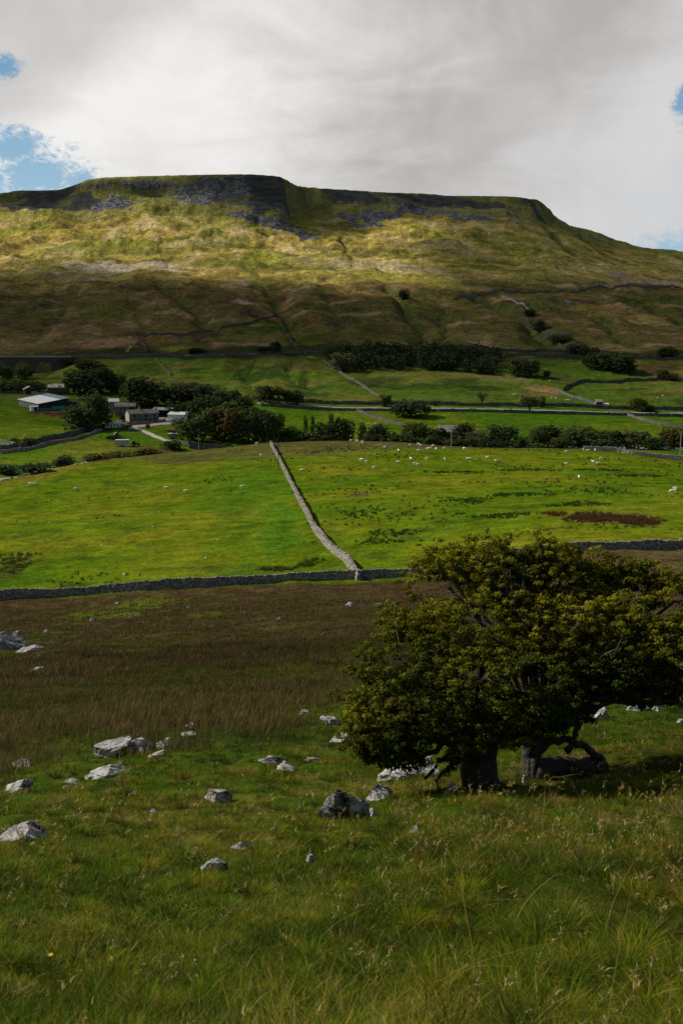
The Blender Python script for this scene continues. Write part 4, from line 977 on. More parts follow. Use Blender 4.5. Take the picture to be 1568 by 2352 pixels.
# ================================================================ FOLIAGE
def leaf_cloud(centres, radii, per, size, colf, upb=.5, flat=.6, rng=RNG, aniso=1.5):
    """leaf faces in small domes round every centre"""
    n = len(centres) * per; ci = np.repeat(np.arange(len(centres)), per)
    d = rng.normal(size=(n, 3)); d /= np.linalg.norm(d, axis=1)[:, None]
    d[:, 2] = np.where(rng.uniform(0, 1, n) < upb, np.abs(d[:, 2]), d[:, 2])
    r = rng.uniform(.35, 1.0, n) ** .6
    p = centres[ci] + d * r[:, None] * radii[ci][:, None] * np.array([1, 1, flat])
    nrm = d * .8 + rng.normal(size=(n, 3)) * .55 + np.array([0, 0, .45]); nrm /= np.linalg.norm(nrm, axis=1)[:, None]
    t = np.cross(nrm, rng.normal(size=(n, 3))); t /= np.linalg.norm(t, axis=1)[:, None]; b = np.cross(nrm, t)
    s = size * rng.uniform(.6, 1.3, n)[:, None]
    V = np.stack([p - t * s * aniso / 2, p + b * s / 2 - nrm * s * .08, p + t * s * aniso / 2, p - b * s / 2 - nrm * s * .08], 1).reshape(-1, 3)
    Fc = np.arange(n * 4).reshape(n, 4)
    c = np.repeat(colf(ci, n, d), 4, 0)
    return V, Fc, c
def ellipsoid_pts(c, r, n, rng, lo=.78, hi=1.05):
    i = np.arange(n) + .5; ph = np.arccos(1 - 2 * i / n); th = math.pi * (1 + 5 ** .5) * i + rng.uniform(0, 6)
    d = np.stack([np.cos(th) * np.sin(ph), np.sin(th) * np.sin(ph), np.cos(ph)], 1) + rng.normal(0, .12, (n, 3))
    return np.array(c) + d * rng.uniform(lo, hi, n)[:, None] * np.array(r)
TREE_T = {}
def tree_template(seed, kind):
    """kind: round, oval, poplar, bush, spread, sparse ; unit size: width 1, height 1"""
    r = np.random.default_rng(seed); V, Fs, Cs = [], [], []; o = 0
    if kind == 'poplar': lobes = [((r.normal(0, .04), r.normal(0, .04), .22 + .13 * k), (.36 - .035 * k, .36 - .035 * k, .17)) for k in range(6)]
    elif kind == 'bush': lobes = [((r.uniform(-.3, .3), r.uniform(-.25, .25), r.uniform(.30, .6)), (r.uniform(.17, .27),) * 2 + (r.uniform(.22, .36),)) for k in range(9)] + [((0, 0, .3), (.42, .35, .3))]
    elif kind == 'spread': lobes = [((r.uniform(-.32, .32), r.uniform(-.25, .25), r.uniform(.5, .8)), (r.uniform(.13, .21),) * 2 + (r.uniform(.10, .15),)) for k in range(13)]
    elif kind == 'sparse': lobes = [((r.uniform(-.32, .32), r.uniform(-.3, .3), r.uniform(.42, .85)), (r.uniform(.10, .18),) * 2 + (r.uniform(.10, .16),)) for k in range(12)]
    else: lobes = [((r.uniform(-.30, .30), r.uniform(-.27, .27), r.uniform(.20, .80)), (r.uniform(.15, .25),) * 2 + (r.uniform(.14, .22),)) for k in range(12)] + [((0, 0, .52), (.42, .40, .36)), ((0, 0, .22), (.42, .40, .20))]
    C, R = [], []
    for c, rr in lobes:
        n = int(12 + 260 * rr[0] * rr[2]) if kind != 'sparse' else 9
        p = ellipsoid_pts(c, rr, n, r, .7, 1.05); C.append(p); R.append(np.full(n, .055) * r.uniform(.7, 1.35, n))
    C = np.concatenate(C); R = np.concatenate(R)
    C[:, 2] = np.clip(C[:, 2], .03, .97) if kind in ('bush', 'poplar') else np.clip(C[:, 2], .09, .97)
    b = r.uniform(.6, 1.35, len(C)); hue = r.uniform(0, 1, len(C))
    def colf(ci, n, d):
        base = np.array([.045, .066, .018]) * (1 - hue[ci])[:, None] + np.array([.066, .072, .020]) * hue[ci][:, None]
        return base * b[ci][:, None] * r.uniform(.8, 1.25, (n, 1))
    V, Fc, c = leaf_cloud(C, R, 26 if kind != 'sparse' else 16, .034, colf, .6, .8, r)
    crown = mesh_np('crown', V, Fc, FOL, c)
    mb = MB(); tw = .035 if kind != 'bush' else .03
    mb.tube([(0, 0, -.06), (.01, 0, .2), (0, .01, .45), (.01, 0, .7)], [tw * 1.3, tw, tw * .7, tw * .3], 7)
    for c, rr in lobes[:8]:
        mb.tube([(0, 0, .22), (c[0] * .5, c[1] * .5, c[2] * .75), c], [tw * .6, tw * .4, tw * .15], 5)
    t = mb.build('trunk', BARK, None); me = t.data; bpy.data.objects.remove(t)
    return crown, me
def tree(kind, var, u, vtop, w, y, vbase, tint, name, label, cat, group, solo=False, thick=1.0):
    """placed at its bearing and distance; vbase None = stands on the ground there"""
    key = (kind, var)
    if key not in TREE_T: TREE_T[key] = tree_template(500 + len(TREE_T) * 7 + var, kind)
    if y is None: p = hit(u, vbase)
    else: p = at(u, y, 1000)
    a, e = ray(u, vtop); hgt = max(e * p.y - p.z, 1.0); wid = w * px(p.y) * 1.38
    crown, trunk = TREE_T[key]
    rz = random.uniform(-.6, .6)
    if solo:
        o = link(name, crown, None, p - Vector((0, 0, .1 * hgt * .3))); o.scale = (wid, wid * .9, hgt * 1.06); o.rotation_euler = (0, 0, rz); o.color = (*tint, 1)
        tag(o, label, cat, group); return o
    t = empty(name, p - Vector((0, 0, .3)), rz); t.scale = (wid, wid * .9, (hgt + .3) * 1.04); tag(t, label, cat, group)
    c = link('crown', crown, t); c.color = (*tint, 1); link('trunk', trunk, t)
    return t
DK, MD, OL, GY, BR, PL = (1.05, 1.22, 1.35), (1.35, 1.65, 1.4), (2.1, 1.8, 1.1), (2.2, 2.1, 2.6), (2.2, 1.4, 1.1), (4.2, 3.8, 3.8)
TREES = [ # kind, var, u, vtop, width, y, vbase, tint, label
 ('round', 0, 182, 846, 66, None, 906, DK, 'big dark tree above the barn roofs, left half of the dark clump'),
 ('round', 1, 232, 842, 74, None, 906, DK, 'big dark tree behind the barn, right half of the dark clump'),
 ('oval', 2, 268, 862, 34, None, 902, MD, 'narrow green tree filling the gap left of the dark farm tree'),
 ('round', 2, 338, 858, 88, None, 934, DK, 'large black green tree rising behind the stone farmhouse'),
 ('round', 0, 320, 894, 44, None, 934, MD, 'rounder lighter tree in front of the black green one'),
 ('oval', 1, 188, 928, 62, None, 990, MD, 'broad tree standing at the field wall in front of the barns'),
 ('round', 1, 222, 902, 64, 545, None, MD, 'tall leafy tree between the barns and the farmhouse'),
 ('bush', 0, 160, 815, 34, None, 838, DK, 'dark shrub at the right end of the viaduct'),
 ('bush', 1, 203, 820, 60, None, 846, BR, 'brushwood beside the railway above the barns'),
 ('bush', 2, 12, 834, 34, None, 872, MD, 'green bush under the leftmost viaduct arch'),
 ('bush', 0, 30, 866, 60, None, 900, DK, 'dark brush below the viaduct at left edge'),
 ('bush', 1, 84, 872, 46, None, 898, DK, 'dark brush under the middle viaduct arch'),
 ('round', 3, 57, 838, 34, None, 872, MD, 'round green tree seen through the middle arch'),
 ('bush', 2, 70, 889, 24, None, 905, DK, 'bush beside the small stone hut'),
 ('round', 3, 402, 882, 62, 640, None, DK, 'dark tree at the left end of the farm wood, upper row'),
 ('round', 1, 440, 876, 60, 650, None, BR, 'brownish tree of the farm wood, second in the upper row'),
 ('round', 2, 478, 878, 64, 640, None, DK, 'dark tree of the farm wood, third in the upper row'),
 ('round', 0, 520, 892, 58, 620, None, MD, 'green tree of the farm wood, fourth in the upper row'),
 ('oval', 3, 556, 908, 46, 610, None, DK, 'dark tree at the right end of the upper row above the road'),
 ('round', 1, 443, 957, 70, 498, None, MD, 'round low green tree right of the farmyard'),
 ('round', 2, 492, 928, 66, 512, None, OL, 'olive tree of the farm wood behind the round low tree'),
 ('oval', 0, 534, 930, 60, 506, None, BR, 'rust tinged tree in the middle of the farm wood'),
 ('round', 3, 570, 935, 56, 505, None, MD, 'green tree left of the wall top in the farm wood'),
 ('round', 0, 604, 938, 50, 504, None, DK, 'dark tree directly above the top of the pale wall'),
 ('oval', 2, 632, 950, 32, 503, None, OL, 'last small olive tree at the right end of the farm wood'),
 ('round', 3, 466, 905, 60, 570, None, DK, 'dark tree in the middle row of the farm wood'),
 ('round', 2, 540, 915, 60, 560, None, MD, 'green tree in the middle row of the farm wood'),
 ('round', 1, 412, 925, 40, 585, None, DK, 'dark tree behind the white shed'),
 ('round', 1, 608, 884, 36, None, 925, DK, 'dark tree on the slope, leftmost of the three above the road'),
 ('spread', 0, 640, 885, 40, None, 927, OL, 'olive brown tree in the middle of the three above the road'),
 ('round', 3, 673, 894, 38, None, 929, DK, 'dark tree on the slope, rightmost of the three above the road'),
 ('bush', 1, 668, 975, 62, 505, None, DK, 'low dark bush in the river line right of the pale wall'),
 ('poplar', 0, 702, 957, 15, 506, None, MD, 'slim upright tree, left one of the pair by the river'),
 ('poplar', 1, 718, 956, 15, 506, None, MD, 'slim upright tree, right one of the pair by the river'),
 ('bush', 2, 705, 985, 60, 503, None, MD, 'bush at the foot of the two slim trees'),
 ('round', 0, 745, 968, 44, 505, None, DK, 'dark tree right of the two slim trees'),
 ('poplar', 1, 760, 953, 22, 506, None, MD, 'pointed tree above the dark river bushes'),
 ('oval', 1, 793, 956, 40, 506, None, MD, 'tall green bush tree left of the gap in the river line'),
 ('poplar', 0, 832, 973, 26, 504, None, MD, 'pointed green tree right of the gap in the river line'),
 ('round', 2, 872, 968, 44, 505, None, DK, 'dark round tree left of the big roadside tree'),
 ('bush', 0, 912, 984, 60, 500, None, MD, 'low green bush below the big roadside tree'),
 ('round', 3, 941, 918, 74, 600, None, DK, 'big dark sycamore standing beside the valley road'),
 ('oval', 0, 952, 966, 52, 512, None, OL, 'olive tree in front of the big dark sycamore'),
 ('bush', 1, 992, 996, 46, 498, None, MD, 'low bush left of the barn roof'),
 ('round', 1, 1002, 981, 50, 510, None, DK, 'dark tree touching the left end of the barn roof'),
 ('round', 2, 1069, 966, 46, 515, None, DK, 'dark round tree at the right end of the barn roof'),
 ('bush', 2, 1040, 1004, 60, 497, None, DK, 'bush below the barn roof behind the pole'),
 ('sparse', 0, 1096, 984, 50, 500, None, GY, 'greyish willow right of the telegraph pole'),
 ('bush', 0, 1096, 990, 44, 504, None, GY, 'grey green bush behind the greyish willow'),
 ('round', 0, 1150, 974, 60, 506, None, DK, 'dark tree second right of the greyish willow'),
 ('bush', 1, 1196, 998, 46, 498, None, MD, 'low bush in the river line below the pale gnarled tree'),
 ('oval', 3, 1236, 984, 42, 502, None, MD, 'blue green tree in the middle of the right river line'),
 ('round', 2, 1262, 972, 66, 515, None, DK, 'broad dark tree standing behind the blue green one'),
 ('bush', 2, 1278, 1000, 44, 497, None, OL, 'olive bush in front of the broad dark tree'),
 ('round', 3, 1330, 979, 70, 505, None, MD, 'wide green tree above the left end of the skyline wall'),
 ('oval', 1, 1352, 986, 30, 500, None, GY, 'pale green bush tree right beside the wide green tree'),
 ('round', 1, 1404, 987, 52, 504, None, DK, 'dark tree behind the skyline wall, first from the left'),
 ('round', 0, 1456, 986, 60, 500, None, GY, 'big grey green tree behind the skyline wall'),
 ('bush', 0, 1506, 999, 44, 496, None, DK, 'low dark bush behind the skyline wall'),
 ('round', 3, 1548, 981, 58, 505, None, BR, 'brown green tree at right edge behind the skyline wall'),
 ('bush', 1, 1600, 985, 60, 505, None, DK, 'dark bush at the very right edge of the river line'),
 ('bush', 2, 1375, 1005, 50, 496, None, MD, 'low bush between wide green tree and first dark tree'),
 ('bush', 0, 1128, 1004, 50, 496, None, DK, 'low dark bush right of the greyish willow'),
 ('bush', 1, 760, 990, 60, 500, None, DK, 'low dark bush under the pointed tree'),
 ('bush', 2, 850, 992, 50, 500, None, DK, 'low dark bush right of the pointed green tree'),
 ('oval', 2, 885, 908, 20, None, 934, DK, 'small dark tree by the road left of the big sycamore'),
 ('bush', 1, 998, 921, 9, None, 932, DK, 'tiny bush on the road wall'),
 ('sparse', 1, 1106, 898, 24, None, 932, GY, 'thin pale leafless tree beside the road'),
 ('spread', 1, 1215, 906, 42, None, 946, PL, 'pale gnarled hawthorn on the road wall'),
 ('oval', 0, 1243, 908, 15, None, 935, DK, 'small dark tree right of the pale gnarled hawthorn'),
 ('round', 2, 1468, 909, 40, None, 944, OL, 'rounded tree by the road right of the small barn'),
 ('bush', 0, 1490, 926, 20, None, 945, DK, 'dark bush touching the rounded roadside tree'),
 ('round', 0, 1190, 820, 40, None, 866, DK, 'dark tree below the right end of the plantation'),
 ('round', 1, 1217, 826, 36, None, 868, DK, 'dark tree right of the one below the plantation'),
 ('bush', 2, 1251, 848, 18, None, 866, BR, 'small brown bush in the right meadow'),
 ('round', 3, 1368, 808, 52, None, 846, DK, 'left tree of the dark clump below the railway on the right'),
 ('round', 0, 1400, 806, 58, None, 852, DK, 'middle tree of the dark clump below the railway on the right'),
 ('round', 2, 1433, 810, 48, None, 856, DK, 'right tree of the dark clump below the railway on the right'),
 ('bush', 1, 1533, 793, 48, None, 820, DK, 'dark bushy tree above the railway at right'),
 ('round', 1, 1520, 848, 22, None, 872, DK, 'dark small tree on the brown slope at right, left one'),
 ('bush', 0, 1538, 852, 26, None, 873, BR, 'brown bush on the slope at right beside the dark small tree'),
 ('bush', 2, 1320, 785, 46, None, 812, GY, 'grey brush at the foot of the moor gully'),
 ('bush', 0, 1286, 762, 40, None, 786, GY, 'grey brush in the middle of the moor gully'),
 ('bush', 1, 1240, 728, 36, None, 760, GY, 'grey brush higher up in the moor gully'),
 ('bush', 2, 1213, 708, 24, None, 726, DK, 'dark brush near the pale curved wall'),
 ('bush', 0, 1352, 792, 34, None, 816, DK, 'dark brush right at the foot of the gully'),
 ('bush', 1, 454, 796, 40, None, 812, DK, 'dark bush beside the railway above the farm wood'),
 ('bush', 2, 604, 792, 46, None, 811, DK, 'dark bushes above the railway, left of the round tree'),
 ('round', 1, 633, 783, 24, None, 811, DK, 'small round tree above the railway in the centre'),
 ('round', 3, 765, 788, 40, None, 825, GY, 'grey green tree at the left end of the plantation'),
 ('round', 0, 785, 808, 48, None, 852, GY, 'grey green tree below the left end of the plantation'),
 ('bush', 2, 922, 662, 26, None, 690, DK, 'dark bush in a gully on the middle moor'),
 ('bush', 0, 75, 1058, 56, 362, None, DK, 'dark round bush by the river at far left'),
 ('bush', 1, 146, 1041, 54, 395, None, DK, 'dark bush by the river, second from left'),
 ('bush', 2, 222, 1035, 60, 425, None, BR, 'brown riverside bush, third from left'),
 ('bush', 0, 280, 1032, 56, 445, None, OL, 'olive riverside bush below the livestock trailer'),
 ('bush', 1, 340, 1026, 60, 455, None, BR, 'low brown scrub below the tractor'),
 ('bush', 2, 388, 1008, 40, 475, None, DK, 'dark bush left of the farm bridge'),
 ('bush', 0, 67, 1000, 24, None, 1024, DK, 'dark bush on the field wall at left'),
 ('bush', 1, 36, 1002, 26, None, 1024, BR, 'brown bush left of the dark one on the field wall'),
 ('bush', 2, 10, 1062, 50, 385, None, MD, 'green scrub at the left edge beyond the river'),
 ('bush', 1, 262, 998, 36, None, 1008, DK, 'dark scrub round the tiny ruined hut'),
 ('bush', 0, 340, 950 + 20, 8, None, 984, DK, 'tiny bush on the farmhouse garden wall'),
 ('bush', 2, 290, 948, 30, 575, None, DK, 'dark garden shrub between the two stone houses'),
]
def build_trees():
    global FOL, BARK
    m, g = newmat('foliage'); c = g.attr('Col'); oc = g.new('ShaderNodeObjectInfo').outputs['Color']; FOL = finish(m, g, g.mix(1.0, c, oc, 'MULTIPLY'), .7, spec=.15, transl=.25)
    BARK = simple('bark', (.075, .062, .048), .95, .35, 9, .1, .5)
    for k, var, u, vt, w, y, vb, tint, lab in TREES:
        bush = k == 'bush'
        tree('round' if k == 'oval' else k, var + (10 if k == 'oval' else 0), u, vt, w, y, vb, tint, 'bush' if bush else 'tree', lab, 'bush' if bush else 'tree', 'bushes in the valley' if bush else 'trees in the valley', solo=bush)
    # the plantation above the meadows: one dark mass
    r = np.random.default_rng(5); C, R = [], []
    for k in range(260):
        u = r.uniform(790, 1140); top = np.interp(u, [790, 830, 900, 1000, 1080, 1140], [804, 796, 793, 790, 794, 812]); bot = np.interp(u, [790, 850, 950, 1140], [832, 835, 826, 838])
        y = r.uniform(790, 880); p = at(u, y); hh = r.uniform(5, 13); k_ = r.uniform(.7, 1.5)
        q = ellipsoid_pts((p.x, p.y, p.z + hh * .55), (3.4 * k_, 3.4, hh * .5), 18, r, .7, 1.1); C.append(q); R.append(np.full(18, 1.25) * r.uniform(.6, 1.4, 18))
    C = np.concatenate(C); R = np.concatenate(R); b = r.uniform(.5, 1.2, len(C)); hue = r.uniform(0, 1, len(C))
    colf = lambda ci, n, d: (np.array([.042, .066, .034]) + np.array([.026, .018, .0]) * hue[ci][:, None]) * b[ci][:, None] * r.uniform(.8, 1.25, (n, 1))
    V, Fc, c = leaf_cloud(C, R, 12, 1.0, colf, .6, .8, r)
    o = link('woodland', mesh_np('woodland', V, Fc, leafmat('plantation_leaf', .15, .7), c)); tag(o, 'dark plantation above the green meadows', 'wood', kind='stuff')

# ================================================================ HAWTHORNS IN THE FOREGROUND
def wpt(u, v, y):
    a, e = ray(u, v); return np.array([a * y, y, e * y])
def limb(mb, pts, r0, r1, rng, wob=.05, n=8):
    """a gnarled tapering limb through the points"""
    P = [Vector(p) for p in pts]; out = []
    for i in range(len(P) - 1):
        for k in range(4):
            t = k / 4; q = P[i].lerp(P[i + 1], t) + Vector(rng.normal(0, wob, 3) * (0 if i == k == 0 else 1)); out.append(q)
    out.append(P[-1]); m = len(out)
    rad = [r0 + (r1 - r0) * (i / (m - 1)) ** .8 for i in range(m)]; rad = [q * rng.uniform(.86, 1.14) for q in rad]
    mb.tube(out, rad, n); return out
def hawthorn(name, label, base, trunk_pts, r0, lobes, seed, warm, leafsize=.029, extra=()):
    rng = np.random.default_rng(seed)
    root = empty(name, base); tag(root, label, 'tree')
    off = np.array(base)
    tb = MB(); limb(tb, [np.array(p) - off for p in trunk_pts], r0, r0 * .82, rng, .02, 14)
    top = np.array(trunk_pts[-1]) - off
    for k in range(7):      # buttress roots
        w = k * .9 + rng.uniform(0, .4); d = Vector((math.cos(w), math.sin(w), 0))
        tb.tube([Vector((0, 0, .34)) + d * r0 * .45, Vector((0, 0, .06)) + d * r0 * .75, Vector((0, 0, -.12)) + d * r0 * 1.2], [r0 * .45, r0 * .35, r0 * .2], 7)
    tb.build('trunk', M['thorn_bark'], root, smooth=True)
    br = MB()
    for ex in extra: limb(br, [np.array(p) - off for p in ex[0]], ex[1], ex[2], rng, .018)
    C, R, Bc, W, TW = [], [], [], [], MB()
    for (c, rr, warmth) in lobes:
        c = np.array(c) - off; rr = np.array(rr)
        mid = top * .5 + c * .5 + rng.normal(0, .10, 3); mid[2] += .18
        pts = limb(br, [top * .97 + rng.normal(0, .03, 3), mid, c], r0 * .32, .022, rng, .04, 7)
        n = int(145 * (rr[0] * rr[2] + rr[0] * rr[1] + rr[1] * rr[2]) / .9) + 10
        p = ellipsoid_pts(c, rr, n, rng, .62, 1.12)
        # ragged outline: push some sprays out, drop others
        nn = fbm(p[:, 0] * 1.6 + seed, p[:, 2] * 1.9 + p[:, 1], 3, 61)
        kp = nn > -.42; p = p[kp]; nn = nn[kp]; p = c + (p - c) * (1 + .16 * nn)[:, None]
        C.append(p); R.append(rng.uniform(.05, .125, len(p)))
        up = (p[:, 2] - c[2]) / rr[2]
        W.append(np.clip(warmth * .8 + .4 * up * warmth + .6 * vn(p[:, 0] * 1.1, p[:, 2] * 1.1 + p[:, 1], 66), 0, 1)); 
        for q in p[:: 16]:
            s = np.array(pts[rng.integers(len(pts) // 2, len(pts))]); e = q + (q - c) * .22 + rng.normal(0, .03, 3)
            m1 = (s + e) / 2 + rng.normal(0, .07, 3)
            TW.tube([s, m1, e], [.008, .005, .002], 4)
    C = np.concatenate(C); R = np.concatenate(R); W = np.concatenate(W)
    bb = rng.uniform(.65, 1.3, len(C)); rust = (rng.uniform(0, 1, len(C)) < .07) | ((rng.uniform(0, 1, len(C)) < .10) & (W > .5))
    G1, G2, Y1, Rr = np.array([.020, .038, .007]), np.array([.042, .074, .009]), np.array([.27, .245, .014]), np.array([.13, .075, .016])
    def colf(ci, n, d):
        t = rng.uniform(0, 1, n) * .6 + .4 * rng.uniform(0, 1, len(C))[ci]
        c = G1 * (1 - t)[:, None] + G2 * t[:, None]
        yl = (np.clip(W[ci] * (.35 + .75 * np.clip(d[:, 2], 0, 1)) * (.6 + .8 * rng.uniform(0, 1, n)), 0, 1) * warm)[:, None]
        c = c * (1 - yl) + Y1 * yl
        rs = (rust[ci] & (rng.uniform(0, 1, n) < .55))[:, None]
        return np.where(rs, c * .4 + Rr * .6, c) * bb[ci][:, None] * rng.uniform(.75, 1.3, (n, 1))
    V, Fc, c = leaf_cloud(C, R, 66, leafsize, colf, .62, .62, rng, 1.25)
    link('crown', mesh_np('crown', V, Fc, M['thorn_leaf'], c), root)
    br.build('branch', M['thorn_bark'], root, smooth=True)
    TW.build('twigs', M['twig'], root)
    return root
def build_hawthorns():
    M['thorn_bark'] = simple('thorn_bark', (.060, .052, .042), .95, .45, 14, .1, .8)
    M['twig'] = simple('twig_bark', (.13, .12, .10), .9, .3, 20)
    M['thorn_leaf'] = leafmat('thorn_leaf', .30, .7)
    def L(u, v, y, ru, rv, warmth=.4, ry=None):
        k = px(y) * math.sqrt(1 + .2); return (wpt(u, v, y), (ru * k, (ry or min(ru, rv) * 1.15) * k, rv * k), warmth)
    b = hit(1104, 1806); y = b.y
    lob = [L(905, 1560, y, 100, 95, .25), L(1000, 1470, y + .5, 110, 75, .55), L(868, 1660, y - .2, 66, 62, .4), L(975, 1630, y - .5, 100, 85, .25), L(1120, 1560, y - .6, 110, 75, .6), L(1215, 1590, y - .4, 90, 70, .6),
           L(1050, 1690, y - .6, 90, 50, .5), L(930, 1710, y - .3, 85, 40, .35), L(1160, 1660, y - .7, 90, 45, .6), L(1250, 1650, y - .3, 55, 42, .55), L(870, 1590, y, 50, 50, .35), L(1080, 1450, y + .3, 90, 60, .6), L(1010, 1750, y - .2, 40, 22, .2), L(850, 1715, y - .1, 40, 28, .2), L(880, 1735, y, 55, 24, .2), L(1110, 1700, y - .5, 60, 26, .4), L(960, 1740, y - .2, 70, 26, .3), L(820, 1690, y, 34, 34, .3), L(1180, 1690, y - .4, 40, 22, .4), L(1040, 1735, y - .3, 50, 20, .3), L(830, 1640, y, 30, 34, .3), L(940, 1430, y + .6, 60, 40, .5)]
    hawthorn('hawthorn_tree', 'dark windblown hawthorn in front, its thick trunk left of the gap', (b.x, b.y, b.z), [(b.x, b.y, b.z - .2), wpt(1100, 1745, y), wpt(1108, 1680, y)], 42 * px(y) * 1.05, lob, 41, .75,
        extra=[([wpt(1090, 1740, y), wpt(1010, 1745, y - .2), wpt(975, 1790, y - .2)], .05, .02), ([wpt(1030, 1760, y - .1), wpt(1000, 1790, y - .15), wpt(1010, 1815, y - .15)], .03, .012), ([wpt(1070, 1720, y), wpt(1000, 1700, y - .3), wpt(900, 1690, y - .4)], .07, .02)])
    b = hit(1222, 1782); y = b.y + .3
    lob = [L(1030, 1350, y + 1.0, 100, 60, .9), L(1150, 1320, y + 1.2, 105, 62, .9), L(1090, 1400, y + .5, 120, 50, .8), L(1250, 1330, y + 1.2, 90, 58, .9), L(1340, 1350, y + 1.2, 100, 48, .9), L(1450, 1370, y + 1.2, 100, 56, .8), L(1550, 1380, y + 1.0, 90, 72, .8),
           L(1200, 1430, y + .6, 120, 70, .7), L(1330, 1440, y + .4, 125, 70, .9), L(1450, 1450, y + .2, 110, 75, .9), L(1545, 1470, y + .2, 90, 90, .9), L(1640, 1430, y + .6, 100, 100, .7), L(960, 1405, y + .9, 66, 42, .7),
           L(1400, 1600, y, 70, 28, .3), L(1490, 1600, y, 60, 26, .3), L(1560, 1590, y, 50, 26, .3), L(1345, 1600, y - .1, 50, 26, .4), L(1180, 1270, y + 1.3, 70, 36, .8), L(1300, 1290, y + 1.3, 70, 36, .8), L(1020, 1295, y + 1.2, 60, 34, .8), L(1500, 1325, y + 1.4, 100, 34, .7), L(1340, 1540, y, 95, 52, .45), L(1440, 1560, y, 90, 46, .35), L(1530, 1550, y, 70, 50, .3), L(1290, 1600, y - .1, 56, 32, .5), L(1625, 1530, y + .2, 70, 50, .4), L(1235, 1275, y + 1.3, 70, 42, .8), L(1110, 1282, y + 1.3, 80, 42, .8), L(1410, 1315, y + 1.4, 70, 34, .7), L(1235, 1640, y - .2, 60, 40, .4), L(1305, 1610, y - .1, 60, 44, .4), L(1270, 1550, y, 80, 50, .5), L(1275, 1655, y - .1, 40, 26, .4), L(1340, 1635, y, 40, 22, .3), L(1370, 1580, y, 60, 40, .3), L(1190, 1520, y + .2, 80, 60, .6)]
    hawthorn('hawthorn_tree', 'golden topped hawthorn behind, spreading to the right edge over a leaning log', (b.x, b.y, b.z), [(b.x, b.y, b.z - .2), wpt(1216, 1735, b.y), wpt(1232, 1670, b.y)], 23 * px(y), lob, 42, 1.0,
        extra=[([wpt(1225, 1735, b.y), wpt(1262, 1703, b.y), wpt(1305, 1698, b.y + .1), wpt(1345, 1716, b.y + .15), wpt(1385, 1745, b.y + .2)], .075, .05), ([wpt(1300, 1725, b.y), wpt(1322, 1690, b.y), wpt(1326, 1650, b.y), wpt(1320, 1610, b.y - .1), wpt(1340, 1560, b.y)], .055, .03),
               ([wpt(1225, 1768, b.y), wpt(1280, 1762, b.y + .1), wpt(1330, 1758, b.y + .2), wpt(1392, 1756, b.y + .3)], .19, .10), ([wpt(1325, 1650, b.y), wpt(1300, 1618, b.y), wpt(1270, 1600, b.y)], .035, .015), ([wpt(1322, 1640, b.y), wpt(1360, 1610, b.y), wpt(1400, 1600, b.y)], .035, .012)])
# ================================================================ BUILDINGS
def slate(name, a, b, sc_=1.0, rows=.5):
    m, g = newmat(name); co = g.coord()
    br = g.new('ShaderNodeTexBrick'); g.put(br.inputs['Vector'], g.vmath('MULTIPLY', co, (1, 1.2, 1))); br.inputs['Color1'].default_value = (*a, 1); br.inputs['Color2'].default_value = (*b, 1)
    br.inputs['Mortar'].default_value = (*[q * .5 for q in a], 1); br.inputs['Scale'].default_value = 1.0; br.inputs['Brick Width'].default_value = .6; br.inputs['Row Height'].default_value = rows; br.inputs['Mortar Size'].default_value = .03
    n = g.noise(co, .9, 5, .7); c = g.mix(1.0, br.outputs[0], g.ramp(n, .3, .7, .6, 1.45), 'MULTIPLY')
    return finish(m, g, c, .9, n, .3, .05, spec=.15)
def corrug(name, col, dirt, rough=.5):
    m, g = newmat(name); co = g.coord(); n = g.noise(co, .35, 5, .65)
    w = g.new('ShaderNodeTexWave', wave_type='BANDS', bands_direction='X'); g.put(w.inputs[0], co); w.inputs['Scale'].default_value = 1.2
    c = g.mix(g.ramp(n, .5, .75), col, dirt); c = g.mix(g.math('MULTIPLY', w.outputs['Fac'], .25), c, dirt)
    return finish(m, g, c, rough, w.outputs['Fac'], .3, .05, spec=.3)
